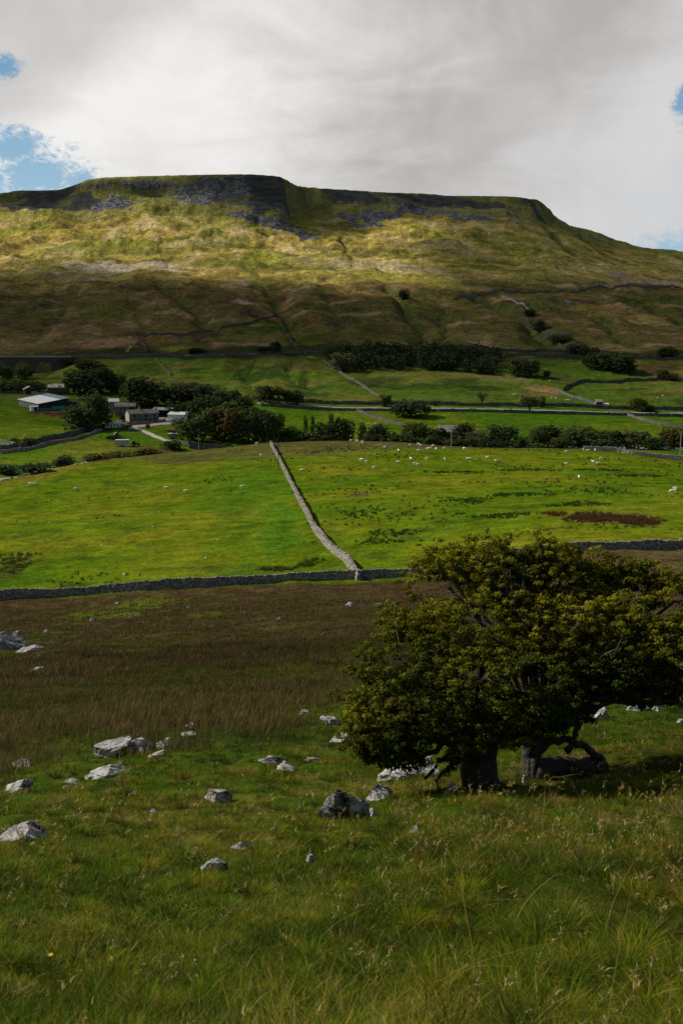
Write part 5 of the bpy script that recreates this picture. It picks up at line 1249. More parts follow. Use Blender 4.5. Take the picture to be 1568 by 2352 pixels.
def house(name, label, cat, pos, rz, L, D, eave, rise, wm, rm, rm2=None, wins=(), doors=(), chim=(), over=.3, group=None, open_front=None, wm_gable=None, winpart='window'):
    """pos = middle of the front wall on the ground; length along local x, depth along local +y, ridge along x"""
    t = empty(name, pos, rz); tag(t, label, cat, group)
    b = MB(); h0 = -1.5
    if open_front:
        b.box(-L / 2, L / 2, D - .3, D, h0, eave); b.box(-L / 2, -L / 2 + .3, 0, D - .3, h0, eave); b.box(L / 2 - .3, L / 2, 0, D - .3, h0, eave)
        b.box(-L / 2 + .3, L / 2 - .3, 0, .25, h0, open_front)
        for k in range(1, 4): b.box(-L / 2 + L * k / 4 - .12, -L / 2 + L * k / 4 + .12, 0, .25, open_front, eave)
    else: b.box(-L / 2, L / 2, 0, D, h0, eave)
    for x in (-L / 2, L / 2 - .3): b.add([(x, .0, eave), (x + .3, .0, eave), (x + .3, D, eave), (x, D, eave), (x, D / 2, eave + rise), (x + .3, D / 2, eave + rise)], [(0, 4, 3), (1, 2, 5), (0, 1, 5, 4), (3, 4, 5, 2), (0, 3, 2, 1)])
    b.build('wall', wm, t)
    th = .18
    for side, mt in ((0, rm), (1, rm2 or rm)):
        r = MB(); y0 = -over if side == 0 else D + over; s = rise / (D / 2); z0 = eave - over * s
        r.add([(-L / 2 - over, y0, z0 + .02), (L / 2 + over, y0, z0 + .02), (L / 2 + over, D / 2, eave + rise + .02), (-L / 2 - over, D / 2, eave + rise + .02),
               (-L / 2 - over, y0, z0 + th), (L / 2 + over, y0, z0 + th), (L / 2 + over, D / 2, eave + rise + th), (-L / 2 - over, D / 2, eave + rise + th)],
              [(0, 1, 2, 3), (4, 7, 6, 5), (0, 4, 5, 1), (1, 5, 6, 2), (2, 6, 7, 3), (3, 7, 4, 0)])
        r.build('roof', mt, t)
    for x in chim:
        c = MB(); c.box(x - .45, x + .45, D / 2 - .35, D / 2 + .35, eave + rise - .6, eave + rise + 1.1); c.box(x - .52, x + .52, D / 2 - .42, D / 2 + .42, eave + rise + 1.1, eave + rise + 1.25)
        ch = c.build('chimney', wm, t)
        p = MB(); p.tube([(x - .2, D / 2, eave + rise + 1.2), (x - .2, D / 2, eave + rise + 1.6)], .12, 8); p.tube([(x + .2, D / 2, eave + rise + 1.2), (x + .2, D / 2, eave + rise + 1.6)], .12, 8); p.build('chimney_pot', M['clay'], ch)
    for (x, z, w, h) in wins:
        f = MB(); f.box(x - w / 2 - .12, x + w / 2 + .12, -.06, .05, z + h, z + h + .2); f.box(x - w / 2 - .12, x + w / 2 + .12, -.10, .05, z - .12, z)
        f.box(x - w / 2 - .05, x - w / 2, -.05, .05, z, z + h); f.box(x + w / 2, x + w / 2 + .05, -.05, .05, z, z + h)
        fo = f.build(winpart, M['lintel'], t); p = MB(); p.box(x - w / 2, x + w / 2, -.012, .04, z, z + h); p.build('pane', M['glass'], fo)
    for (x, w, h) in doors:
        f = MB(); f.box(x - w / 2, x + w / 2, -.03, .05, 0, h); d = f.build('door', M['door'], t)
        f = MB(); f.box(x - w / 2 - .12, x + w / 2 + .12, -.06, .05, h + .003, h + .22); f.build('lintel', M['lintel'], d)
    return t
def build_farm():
    M['stone'] = slate('house_stone', (.36, .33, .30), (.48, .44, .39), 1, .3); M['stone_dark'] = slate('barn_stone', (.16, .145, .13), (.24, .22, .195), 1, .35)
    M['gable_lit'] = simple('sunlit_gable_cream', (.72, .60, .46), .9, .2, 1.2); M['slab'] = slate('stone_slates', (.20, .175, .15), (.36, .31, .26), 1, .45); M['slab_pale'] = slate('pale_stone_slates', (.42, .36, .29), (.60, .50, .40), 1, .45)  # first one: sunlit gable tone put into a lighter colour
    M['slate'] = slate('blue_slates', (.10, .11, .13), (.16, .17, .20), 1, .3); M['white_roof'] = corrug('white_sheet_roof', (.80, .80, .80), (.68, .68, .67)); M['teal_roof'] = corrug('teal_sheet_roof', (.12, .22, .25), (.28, .36, .38)); M['blue_roof'] = corrug('blue_sheet_roof', (.22, .30, .36), (.32, .37, .4))
    M['white_wall'] = corrug('white_sheet_wall', (.84, .85, .86), (.70, .70, .70)); M['grey_wall'] = corrug('grey_sheet_wall', (.20, .21, .22), (.12, .12, .12)); M['dark'] = simple('dark_parts_and_shade', (.03, .035, .033), .9, .3, 2); M['green_wall'] = corrug('green_sheet_wall', (.05, .08, .07), (.03, .05, .045))  # the dark one also fills openings, their shade put into the colour
    M['glass'] = simple('window_glass', (.015, .018, .022), .15, .1, 2, .5); M['lintel'] = simple('dressed_stone', (.24, .22, .19), .9, .2, 3); M['door'] = simple('dark_door', (.035, .025, .02), .7, .2, 4); M['clay'] = simple('clay_pot', (.35, .20, .12), .9, .2, 6)
    M['white'] = simple('white_paint', (.74, .74, .72), .5, .12, 2, dirt=(.5, .5, .46)); M['red'] = simple('red_paint', (.28, .035, .03), .5, .2, 2, dirt=(.14, .05, .035)); M['blue'] = simple('blue_paint', (.05, .20, .36), .5, .15, 2); M['teal'] = simple('teal_panel', (.06, .32, .42), .5, .15, 2, dirt=(.05, .2, .26))
    M['rubber'] = simple('tyre', (.02, .02, .02), .9, .2, 5); M['orange'] = simple('orange_bar', (.55, .24, .08), .6, .2, 2); M['metal'] = simple('galvanised', (.42, .44, .45), .5, .2, 3, metal=.3); M['palegreen'] = simple('pale_green_slats', (.52, .64, .60), .6, .2, 3); M['darkgreen'] = simple('dark_green_paint', (.03, .07, .05), .6, .2, 3)
    M['wood'] = simple('weathered_wood', (.24, .21, .17), .9, .3, 5); M['yellow'] = simple('yellow_paint', (.65, .42, .05), .5, .15, 3)
    G = 'buildings of the valley farm'
    # long stone farmhouse
    p = hit(332, 972); rz = .52
    wins = [(x, z, 1.3, 1.6) for x in (-5.6, 1.0, 6.0) for z in (.9, 3.35)] + [(-3.4, 3.5, .6, 1.0), (-3.3, 1.0, .7, .8)]
    t = house('farmhouse', 'long two storey grey stone farmhouse with sunlit left gable', 'house', p, rz, 17.5, 7, 5.6, 1.9, M['stone'], M['slab'], wins=wins, doors=[(3.6, 1.3, 2.3), (-7.4, 1.2, 2.2)], chim=(-1.5, 8.0), group=G)
    g = MB(); g.add([(-8.78, .0, -1.5), (-8.78, 7, -1.5), (-8.78, 7, 5.55), (-8.78, 3.5, 7.3), (-8.78, 0, 5.55), (-8.75, .0, -1.5), (-8.75, 7, -1.5), (-8.75, 7, 5.55), (-8.75, 3.5, 7.3), (-8.75, 0, 5.55)],
        [(0, 1, 2, 3, 4), (9, 8, 7, 6, 5), (0, 5, 6, 1), (1, 6, 7, 2), (2, 7, 8, 3), (3, 8, 9, 4), (4, 9, 5, 0)]); o = g.build('sunlit_gable', M['gable_lit'], t)  # thin sheet on the left gable, sunlight put into its lighter colour
    g = MB(); g.tube([(-1.9, -.1, 0), (-1.9, -.1, 5.4)], .07, 6); g.build('drainpipe', M['dark'], t)
    c, s = math.cos(rz), math.sin(rz); q = lambda x, y: Vector((p.x + c * x - s * y, p.y + s * x + c * y, 0))
    wall('garden_wall', None, 'low stone garden wall along the front of the long farmhouse', h=1.5, L=.7, prec=[q(-9.5, 5), q(-10, -2.8), q(-2, -3), q(5.5, -3.0)])
    wall('garden_wall', None, 'short stone wall piece right of the farmhouse garden gate', h=1.4, L=.7, prec=[q(6.8, -2.9), q(11.5, -2.6), q(11.8, 0)])
    # big barn, white and teal roof
    b = hit(89, 943); th = .75; c, s = math.cos(th), math.sin(th); W, D = 20.0, 21.0
    # ridge runs from the open front to the back: local x along depth
    cen = Vector((b.x + c * W / 2 - s * D / 2, b.y + s * W / 2 + c * D / 2, b.z))
    rz = th + math.pi / 2; cx, sx = math.cos(rz), math.sin(rz)
    # front-long-wall middle of a house rotated by rz is the wall facing -y local = towards +W side; put teal there
    pos = Vector((cen.x + sx * W / 2, cen.y - cx * W / 2, b.z))
    t = empty('barn', b, .73); t.rotation_euler = (.05, 0, .73); tag(t, 'big low farm barn with white and teal sheet roof and dark open end', 'barn', G); W, D, e0, e1 = 20.0, 28.0, 4.1, 6.8
    f = MB(); f.box(-.0, .25, .0, D, -3, e0); f.prism([(.25, -3), (W, -3), (W, e1), (.25, e0 + .03)], D - .25, D); f.box(W - .25, W, .3, D - .25, -3, e1); f.build('wall', M['grey_wall'], t)
    f = MB(); f.prism([(.25, -3), (W - .25, -3), (W - .25, e1 - .05), (.25, e0)], .02, .2); f.build('open_front', M['dark'], t)  # dark sheet across the open end, inside shade put into its colour
    f = MB(); f.box(.3, 8.6, -.12, .0, -1.5, 1.3); f.build('low_wall', M['stone_dark'], t)
    for x in (8.9, 13.4): f = MB(); f.box(x, x + 4.2, -.14, .0, .1, 2.2); f.build('blue_panel', M['teal'], t)
    ez = lambda x: e0 + (e1 - e0) * x / W
    for xa, xb, mt in ((-.6, W * .73, M['white_roof']), (W * .73 + .02, W + .5, M['teal_roof'])):
        f = MB(); f.prism([(xa, ez(xa) + .03), (xb, ez(xb) + .03), (xb, ez(xb) + .2), (xa, ez(xa) + .2)], -.6, D + .5); f.build('roof', mt, t)
    p = hit(80, 944); t = house('lean_to', 'small cream lean-to at the left corner of the big barn', 'shed', p, .5, 4.2, 3, 2.6, .3, M['white'], M['white_roof'], group=G)
    f = MB(); f.box(-.2, 1.8, -.04, .02, 0, 2.2); f.build('doorway', M['dark'], t)
    p = hit(163, 936); house('shed', 'dark low shed joined to the right of the big barn', 'shed', p, .2, 9, 8, 3.2, .8, M['dark'], M['dark'], group=G)
    p = hit(133, 906); house('cottage', 'stone cottage with pale sunlit slate roof above the barn', 'house', p, -.02, 13.5, 6.5, 4.9, 2.1, M['stone_dark'], M['slab_pale'], wins=[(-4, 3, .8, 1), (2, 3, .8, 1), (-1.5, .9, .8, 1)], doors=[(2.3, 1.8, 2.3)], chim=(-6.2, 4.6), group=G)
    p = hit(55, 905); t = house('stone_hut', 'small stone outbuilding with its gable end to the viewer, left of the open garage', 'outbuilding', p, -1.05, 6, 8, 3.4, 1.8, M['stone_dark'], M['slab_pale'], group=G)
    p = hit(86, 900); t = house('garage', 'open fronted garage with dark slate roof between hut and cottage', 'garage', p, .0, 7, 5, 3.2, 1.5, M['stone_dark'], M['slate'], group=G, open_front=.01)
    # second house, partly behind the tree
    p = hit(280, 955); t = house('stone_house', 'two storey stone house half hidden by the leafy tree', 'house', p, .15, 7.5, 6.5, 5.6, 2.0, M['stone'], M['slab'], wins=[(1.8, 3.6, .9, 1.2), (-.6, 3.6, .7, 1.1), (1.6, .8, .9, 1.2)], doors=[(-.8, 1, 2)], chim=(3.4,), group=G)
    p = hit(298, 951); house('house_wing', 'lower wing with stone slate roof at the right of the half hidden house', 'outbuilding', p + Vector((.6, 2, 0)), .15, 5, 6, 4.4, 1.8, M['green_wall'], M['slab'], group=G)
    p = hit(263, 941); house('shed', 'white roofed shed peeping out behind the half hidden house', 'shed', p, .3, 6, 6, 5.0, 1.6, M['grey_wall'], M['white_roof'], group=G)
    p = hit(218, 945); house('glasshouse', 'pale blue roof glimpsed through the leafy tree', 'shed', p, .3, 10, 6, 3.6, 1.0, M['grey_wall'], M['blue_roof'], group=G)
    # sheds right of the farmhouse
    p = hit(366, 962) + Vector((1, 6, 0)); t = house('shed', 'blue grey roofed open shed behind the farmhouse', 'shed', p, -.18, 13, 9, 4.6, 1.2, M['green_wall'], M['blue_roof'], group=G, open_front=1.1)
    p = hit(408, 966); t = house('shed', 'bright white sheet metal shed right of the farmyard', 'shed', p, -.33, 12.5, 8, 3.4, 1.2, M['white_wall'], M['white_roof'], group=G)
    f = MB(); f.box(6.26, 6.32, .3, 7.7, -1, 3.3); f.build('end_wall', M['green_wall'], t); f = MB(); f.box(-6.32, -6.26, .3, 7.7, -1, 3.3); f.build('end_opening_shade', M['dark'], t)  # left end: dark sheet standing in for the shade of an opening
    # tiny ruin, field barn, barn by the river
    p = hit(263, 1007); house('ruined_hut', 'tiny stone hut smothered in scrub above the livestock trailer', 'hut', p, -1.2, 2.4, 2.2, 2.0, 1.1, M['stone_dark'], M['slab'])
    p = hit(1375, 938); t = house('field_barn', 'small stone field barn standing by the road', 'barn', p, -.05, 4.0, 5.5, 4.2, 1.4, M['stone_dark'], M['slab'], doors=[(.6, 1.2, 2)])
    p = hit(1390, 937); house('lean_to', 'white tin lean-to against the small field barn', 'shed', p, -.05, 3.6, 4, 2.4, .5, M['white_wall'], M['white_roof'])
    p = at(1027, 520); house('river_barn', 'long low barn with brown slate roof behind the river trees', 'barn', p, -.12, 10.3, 8, 4.0, 3.2, M['stone_dark'], M['slab'], over=.2)
    # mobile home
    p = hit(262, 984); t = empty('mobile_home', p, .30); tag(t, 'long white mobile home parked below the stone houses', 'caravan')
    f = MB(); f.box(-4.8, 4.8, 0, 2.9, .35, 2.65); f.build('body', M['white'], t); f = MB(); f.prism([(-5, 2.65), (5, 2.65), (5, 2.8), (0, 3.0), (-5, 2.8)], -.15, 3.05); f.build('roof', M['white'], t)
    for x, w in ((-2.9, 1.1), (.4, 1.0), (3.8, .6)): f = MB(); f.box(x - w / 2, x + w / 2, -.03, .01, 1.3, 2.1); f.build('window', M['glass'], t)
    for x in (-1.4, 2.2): f = MB(); f.box(x - .35, x + .35, -.04, .01, .5, 2.3); f.build('door', M['grey_wall'], t)
    f = MB(); f.box(-4.84, -4.79, .5, 2.4, 1.2, 2.2); f.build('window', M['glass'], t); f = MB(); f.box(-4.4, 4.4, .2, 2.6, -.3, .35); f.build('skirt', M['dark'], t)
    def trailer(name, lab, u, v, rz, L, W, z0, z1, bm, top=None, slats=0, nw=2, wr=.4, cat='trailer'):
        p = hit(u, v); t = empty(name, p, rz); tag(t, lab, cat)
        f = MB(); f.box(-L / 2, L / 2, 0, W, z0, z1); f.build('body', bm, t)
        if top: f = MB(); f.prism([(-L / 2 - .06, z1), (L / 2 + .06, z1), (L / 2 + .04, z1 + .18), (-L / 2 - .04, z1 + .18)], -.06, W + .06); f.build('roof', top, t)
        for k in range(slats):
            for z in (z0 + (z1 - z0) * .22, z0 + (z1 - z0) * .62):
                x = -L / 2 + (k + .5) * L / slats; f = MB(); f.box(x - L / slats * .33, x + L / slats * .33, -.03, .01, z, z + (z1 - z0) * .2); f.build('vent', M['darkgreen'], t)
        for k in range(nw):
            x = (k - (nw - 1) / 2) * wr * 2.4
            for y in (.1, W - .1): f = MB(); f.wheel(x, y, wr, wr, .22); f.build('wheel', M['rubber'], t)
        f = MB(); f.tube([(L / 2, W * .25, z0 + .1), (L / 2 + 1.2, W / 2, z0), (L / 2, W * .75, z0 + .1)], .06, 5); f.build('drawbar', M['dark'], t)
        return t
    trailer('livestock_trailer', 'pale green slatted livestock trailer with white roof in the meadow', 281, 1026, .06, 6.3, 2.4, .7, 3.1, M['palegreen'], M['white'], slats=8)
    trailer('tipping_trailer', 'dark red tipping trailer parked beside the mobile home', 292, 985, .05, 5.2, 2.3, .7, 2.0, M['red'])
    trailer('flat_trailer', 'green flat trailer carrying an orange bar below the yard', 393, 992, -.05, 5.6, 2.0, .5, .75, M['darkgreen'])
    p = hit(393, 991); f = MB(); f.box(-2.6, 2.4, .2, 1.6, .80, 1.25); o = f.build('timber_load', M['orange'], None, p); o.rotation_euler = (0, 0, -.05); tag(o, 'orange load lying on the green flat trailer', 'load')
    trailer('box_trailer', 'white and grey box trailer with white top on the track edge', 397, 1008, .1, 4.6, 2.2, .6, 2.5, M['grey_wall'], M['white'])
    trailer('covered_trailer', 'white trailer with blue cover beside the white shed', 398, 975, -.25, 5.0, 2.3, .6, 2.2, M['white'], M['blue'])
    p = hit(297, 989); f = MB(); f.box(-1.1, 1.1, 0, 1.2, 0, 1.1); o = f.build('feed_bin', M['blue'], None, p, bevel=.08); tag(o, 'small blue bin in front of the red tipping trailer', 'bin')
    # tractor
    p = hit(310, 1026); t = empty('tractor', p, .12); tag(t, 'dark tractor with red cab roof parked right of the livestock trailer', 'tractor')
    f = MB(); f.box(.2, 2.3, .55, 1.35, .9, 1.65); f.box(-1.2, .3, .45, 1.45, .7, 1.4); f.build('body', M['dark'], t, bevel=.06)
    f = MB(); f.box(-1.1, .35, .35, 1.55, 1.4, 2.55, .88); cb = f.build('cab', M['glass'], t); f = MB(); f.box(-1.15, .4, .3, 1.6, 2.551, 2.78, .9); f.build('cab_roof', M['red'], t)
    for x, r, w in ((-.6, .85, .5), (1.75, .55, .35)):
        for y in (.15, 1.75):
            f = MB(); f.wheel(x, y, r, r, w); wh = f.build('wheel', M['rubber'], t); f = MB(); f.wheel(x, y - (.02 if y < 1 else -.02), r, r * .45, w + .04); f.build('rim', M['metal'], wh)
    f = MB(); f.box(-1.25, .0, -.1, .15, 1.55, 1.75); f.box(-1.25, 0, 1.75, 2.0, 1.55, 1.75); f.build('mudguard', M['dark'], t); f = MB(); f.tube([(1.4, .95, 1.6), (1.4, .95, 2.5)], .05, 6); f.build('exhaust', M['dark'], t)
    def car(lab, u, v, rz, col, L=4.2, van=False, y=None, dy=0):
        p = hit(u, v) + Vector((0, dy, 0)) if y is None else at(u, y); t = empty('parked_van' if van else 'parked_car', p, rz); tag(t, lab, 'van' if van else 'car')
        H1 = 1.0 if not van else 1.3; top = 1.5 if not van else 2.15
        f = MB(); f.prism([(-L / 2, .35), (L / 2, .35), (L / 2, .8), (L / 2 - .25, H1), (-L / 2 + .1, H1), (-L / 2, .7)], 0, 1.75); f.build('body', col, t, bevel=.05)
        f = MB(); f.prism([(-L / 2 + .3, H1), (L / 2 - 1.0, H1), (L / 2 - 1.6, top), (-L / 2 + .55, top)] if not van else [(-L / 2 + .05, H1), (L / 2 - .9, H1), (L / 2 - 1.4, top), (-L / 2 + .1, top)], .1, 1.65); cb = f.build('cabin', col if van else M['glass'], t)
        f = MB(); f.box(-L / 2 + .6, L / 2 - 1.6, .12, 1.63, top + .002, top + .06); f.build('roof', M['white'] if van else col, t)
        if van: f = MB(); f.box(L / 2 - 2.2, L / 2 - 1.4, .07, .098, H1 + .1, top - .15); f.build('window', M['glass'], t)
        for x in (-L / 2 + .8, L / 2 - .8):
            for y_ in (.05, 1.7): f = MB(); f.wheel(x, y_, .33, .33, .2); f.build('wheel', M['rubber'], t)
    car('dark red van with pale roof rack parked at the foot of the farm wood', 510, 0, .1, M['red'], 5.2, True, y=462)
    car('dark parked car at the left in front of the garage', 80, 900, 1.2, M['dark']); car('blue parked car in front of the garage', 90, 900, 1.2, M['blue']); car('white parked car right of the garage', 100, 900, .3, M['white'])
    car('white pickup showing over the right end of the mobile home', 277, 976, .2, M['white'], 4.6, True); car('pale car half hidden under the leafy tree by the yard', 219, 972, .4, M['metal'])
    car('white car on the rubbish heap right of the brown yard', 153, 968, -.3, M['white'], 3.8)
    p = hit(80, 906); t = empty('digger', p, .5); tag(t, 'small yellow digger in front of the garage', 'digger'); f = MB(); f.box(-.8, .8, 0, 1.4, .55, 1.3); f.box(-.6, .3, .2, 1.2, 1.3, 2.3, .9); f.build('body', M['yellow'], t)
    f = MB(); f.tube([(.6, .7, 1.2), (1.7, .7, 2.3), (2.5, .7, .9)], .12, 6); f.build('arm', M['yellow'], t); f = MB(); f.box(-1.1, 1.1, -.1, .3, 0, .55); f.box(-1.1, 1.1, 1.1, 1.5, 0, .55); f.build('track', M['rubber'], t)
    # muck heap in the yard and stone stumps along the drive
    p = hit(130, 950); V, Fc = rock_mesh(8.5, 2.2, 1.5, 77, 4, 4); c = RNG.uniform(.6, 1.3, (len(V), 1)) * np.array([[.13, .065, .04]])
    o = link('muck_heap', mesh_np('muck_heap', V, Fc, leafmat('muck', 0, .9), c), None, p); tag(o, 'long brown muck heap in front of the big barn', 'heap')
    for u, lab in ((353, 'small stone beside the pale drive, left one'), (359, 'rounded stone block beside the pale drive'), (369, 'long stone trough at the edge of the pale yard'), (384, 'small stone at the right end of the yard edge')):
        p = hit(u, 979 - (u - 353) * .05); V, Fc = rock_mesh(1.6 if u == 369 else .6, .5, .5, int(u), 2, 5); o = link('edge_stone', mesh_np('edge_stone', V, Fc, M['stone_dark']), None, p); tag(o, lab, 'stone')
    # bridge
    P0, P1 = hit(405, 1020), hit(436, 1026); t = empty('footbridge', P0, math.atan2(P1.y - P0.y, P1.x - P0.x)); tag(t, 'small farm bridge with pale plank parapet over the hidden stream', 'bridge'); L = (P1 - P0).length
    f = MB(); f.box(0, L, 0, 3, -.4, .25); f.build('deck', M['stone_dark'], t)
    for y in (0, 2.9):
        f = MB(); [f.box(0, L, y, y + .08, z, z + .18) for z in (.55, .95, 1.35)]; [f.box(x, x + .12, y - .05, y - .003, .25, 1.6) for x in np.linspace(.1, L - .3, 6)]; f.build('parapet', M['wood'], t)
    for x in (0, L - .8): f = MB(); f.box(x, x + .8, -.2, 3.2, -2.5, .24); f.build('abutment', M['stone'], t)
    # viaduct
    y = 862; x0, x1 = at(-70, y).x, at(172, y).x; zt = ray(60, 820)[1] * y; pitch = px(y) * 51; m = MB(); n = 0
    cxs = [at(u, y).x for u in (-44, 7, 58, 109)]; hw = px(y) * 18.5; prof = []
    xs = sorted(set(list(np.linspace(x0, x1, 60)) + [c + hw * math.cos(k * math.pi / 12) for c in cxs for k in range(13)]))
    def low(x):
        for c in cxs:
            if abs(x - c) < hw * .9999: return zt - 3.4 - (hw - math.sqrt(max(hw * hw - (x - c) ** 2, 0))) * .9
        return -50
    for a, b in zip(xs[:-1], xs[1:]):
        la, lb = low(a + 1e-4), low(b - 1e-4)
        m.add([(a, 0, la), (b, 0, lb), (b, 0, zt), (a, 0, zt), (a, 5, la), (b, 5, lb), (b, 5, zt), (a, 5, zt)], [(0, 1, 2, 3), (7, 6, 5, 4), (0, 4, 5, 1), (3, 2, 6, 7)] + ([(0, 3, 7, 4)] if a == xs[0] else []))
        if (la == -50) != (lb == -50): pass
    for c in cxs:
        for s_ in (-1, 1): m.add([(c + s_ * hw, 0, -50), (c + s_ * hw, 5, -50), (c + s_ * hw, 5, zt - 3.4 - hw * .9), (c + s_ * hw, 0, zt - 3.4 - hw * .9)], [(0, 1, 2, 3)])
    t = empty('viaduct', (0, y, 0)); tag(t, 'dark stone railway viaduct with arches at the left edge', 'viaduct'); m.build('arches', M['stone_dark'], t)
    m = MB(); m.box(x0, x1, -.3, 0 - .003, zt - .2, zt + 1.0); m.box(x0, x1, 5.003, 5.3, zt - .2, zt + 1.0); m.build('parapet', M['stone'], t)
    # railway ties/gates
    p = hit(716, 822)
    for k, (dx, dz, ln, an, lab) in enumerate(((-2, .3, 6, -.5, 'pale rail lying across the heap above the straight wall, left one'), (1, .5, 6, -.5, 'pale rail lying across the heap above the straight wall, right one'))):
        m = MB(); m.box(-ln / 2, ln / 2, 0, .35, 0, .3); o = m.build('timber_beam', M['white'], None, p + Vector((dx, k, dz))); o.rotation_euler = (0, .25, an); tag(o, lab, 'beam')
    def gate(u, v, rz, w, lab):
        p = hit(u, v); t = empty('field_gate', p, rz); tag(t, lab, 'gate')
        m = MB(); [m.box(-w / 2, w / 2, 0, .07, z, z + .12) for z in (.3, .55, .8, 1.15)]; m.tube([(-w / 2, 0, .3), (w / 2, 0, 1.2)], .05, 4); m.build('bars', M['metal'], t)
        for x in (-w / 2 - .2, w / 2 + .05): m = MB(); m.box(x, x + .15, -.04, .11, -.3, 1.45); m.build('post', M['wood'], t)
    gate(1412, 948, 0, 4.2, 'pale metal field gate in the road wall near the small barn'); gate(510, 817, 0, 4, 'pale gate at the railway above the green slope')
    # ---- poles
    def pole(u, vt, y, vb, lab, arm=True, col='wood'):
        p = hit(u, vb) if y is None else at(u, y); h = ray(u, vt)[1] * p.y - p.z; t = empty('telegraph_pole', p); tag(t, lab, 'pole')
        m = MB(); m.tube([(0, 0, -.5), (0, 0, h)], [.16, .11], 8); m.build('shaft', M[col], t)
        if arm:
            m = MB(); m.box(-.9, .9, -.15, -.03, h - .6, h - .45); m.build('crossarm', M[col], t)
            for x in (-.8, -.3, .3, .8): m = MB(); m.tube([(x, -.09, h - .45), (x, -.09, h - .28)], .05, 6); m.build('insulator', M['white'], t)
    pole(639.5, 1019, None, 1081, 'dark pole standing beside the long pale wall', col='dark'); pole(1036, 981, 428, None, 'pale pole in front of the brown barn roof', col='metal')
    pole(1563, 990, 432, None, 'pole with crossarm at right edge behind the skyline wall', col='metal'); pole(456.5, 998, 466, None, 'thin pale pole below the farm wood', False); pole(259, 928, 560, None, 'pole between the leafy tree and the half hidden house')
    pole(173, 925, 640, None, 'slim pole right of the big barn', False); pole(1680, 990, 440, None, 'pole beyond the right edge') if False else None

# ================================================================ SHEEP
def sheep_mesh(kind):
    bm = bmesh.new()
    def ball(c, r, sub=2):
        v = bmesh.ops.create_icosphere(bm, subdivisions=sub, radius=1)['verts']
        for q in v: q.co = Vector((q.co.x * r[0] + c[0], q.co.y * r[1] + c[1], q.co.z * r[2] + c[2]))
    def tube(p, q, r0, r1, n=8):
        p, q = Vector(p), Vector(q); d = (q - p).normalized(); a = d.orthogonal().normalized(); b = d.cross(a); rr = []
        for c, r in ((p, r0), ((p + q) / 2, (r0 + r1) / 2), (q, r1)): rr.append([bm.verts.new(c + (a * math.cos(k * 2 * math.pi / n) + b * math.sin(k * 2 * math.pi / n)) * r) for k in range(n)])
        for i in range(2):
            for k in range(n): bm.faces.new((rr[i][k], rr[i][(k + 1) % n], rr[i + 1][(k + 1) % n], rr[i + 1][k]))
        bm.faces.new(rr[0][::-1]); bm.faces.new(rr[2])
    lie = kind == 'lying'; z = .32 if lie else .62
    ball((0, 0, z), (.50, .27, .29)); ball((-.30, 0, z + .03), (.27, .26, .27)); ball((.30, 0, z + .02), (.25, .23, .26)); ball((0, .0, z + .08), (.42, .25, .24))
    if kind == 'grazing': tube((.40, 0, z + .05), (.68, 0, .30), .15, .085); ball((.74, 0, .20), (.10, .07, .14)); ears = (.70, .30)
    else: tube((.40, 0, z + .08), (.58, 0, z + .32), .15, .10); ball((.68, 0, z + .36), (.15, .075, .085)); ears = (.58, z + .42)
    for s in (-1, 1): ball((ears[0], s * .11, ears[1]), (.03, .07, .03), 1)
    ball((-.55, 0, z - .02), (.05, .04, .12), 1)
    if not lie:
        for x, b in ((.30, .02), (-.34, -.04)):
            for s in (-1, 1): tube((x, s * .14, z - .12), (x + b, s * .145, .28), .075, .042); tube((x + b, s * .145, .30), (x + b * .3, s * .145, .0), .042, .032)
    me = bpy.data.meshes.new('sheep'); bm.to_mesh(me); bm.free()
    o = bpy.data.objects.new('tmp', me); COL.objects.link(o); md = o.modifiers.new('r', 'REMESH'); md.mode = 'VOXEL'; md.voxel_size = .035
    sm = o.modifiers.new('s', 'SMOOTH'); sm.iterations = 2
    dg = bpy.context.evaluated_depsgraph_get(); m2 = bpy.data.meshes.new_from_object(o.evaluated_get(dg)); bpy.data.objects.remove(o); m2.name = 'sheep'
    m2.polygons.foreach_set('use_smooth', [True] * len(m2.polygons)); m2.materials.clear(); m2.materials.append(M['wool']); return m2
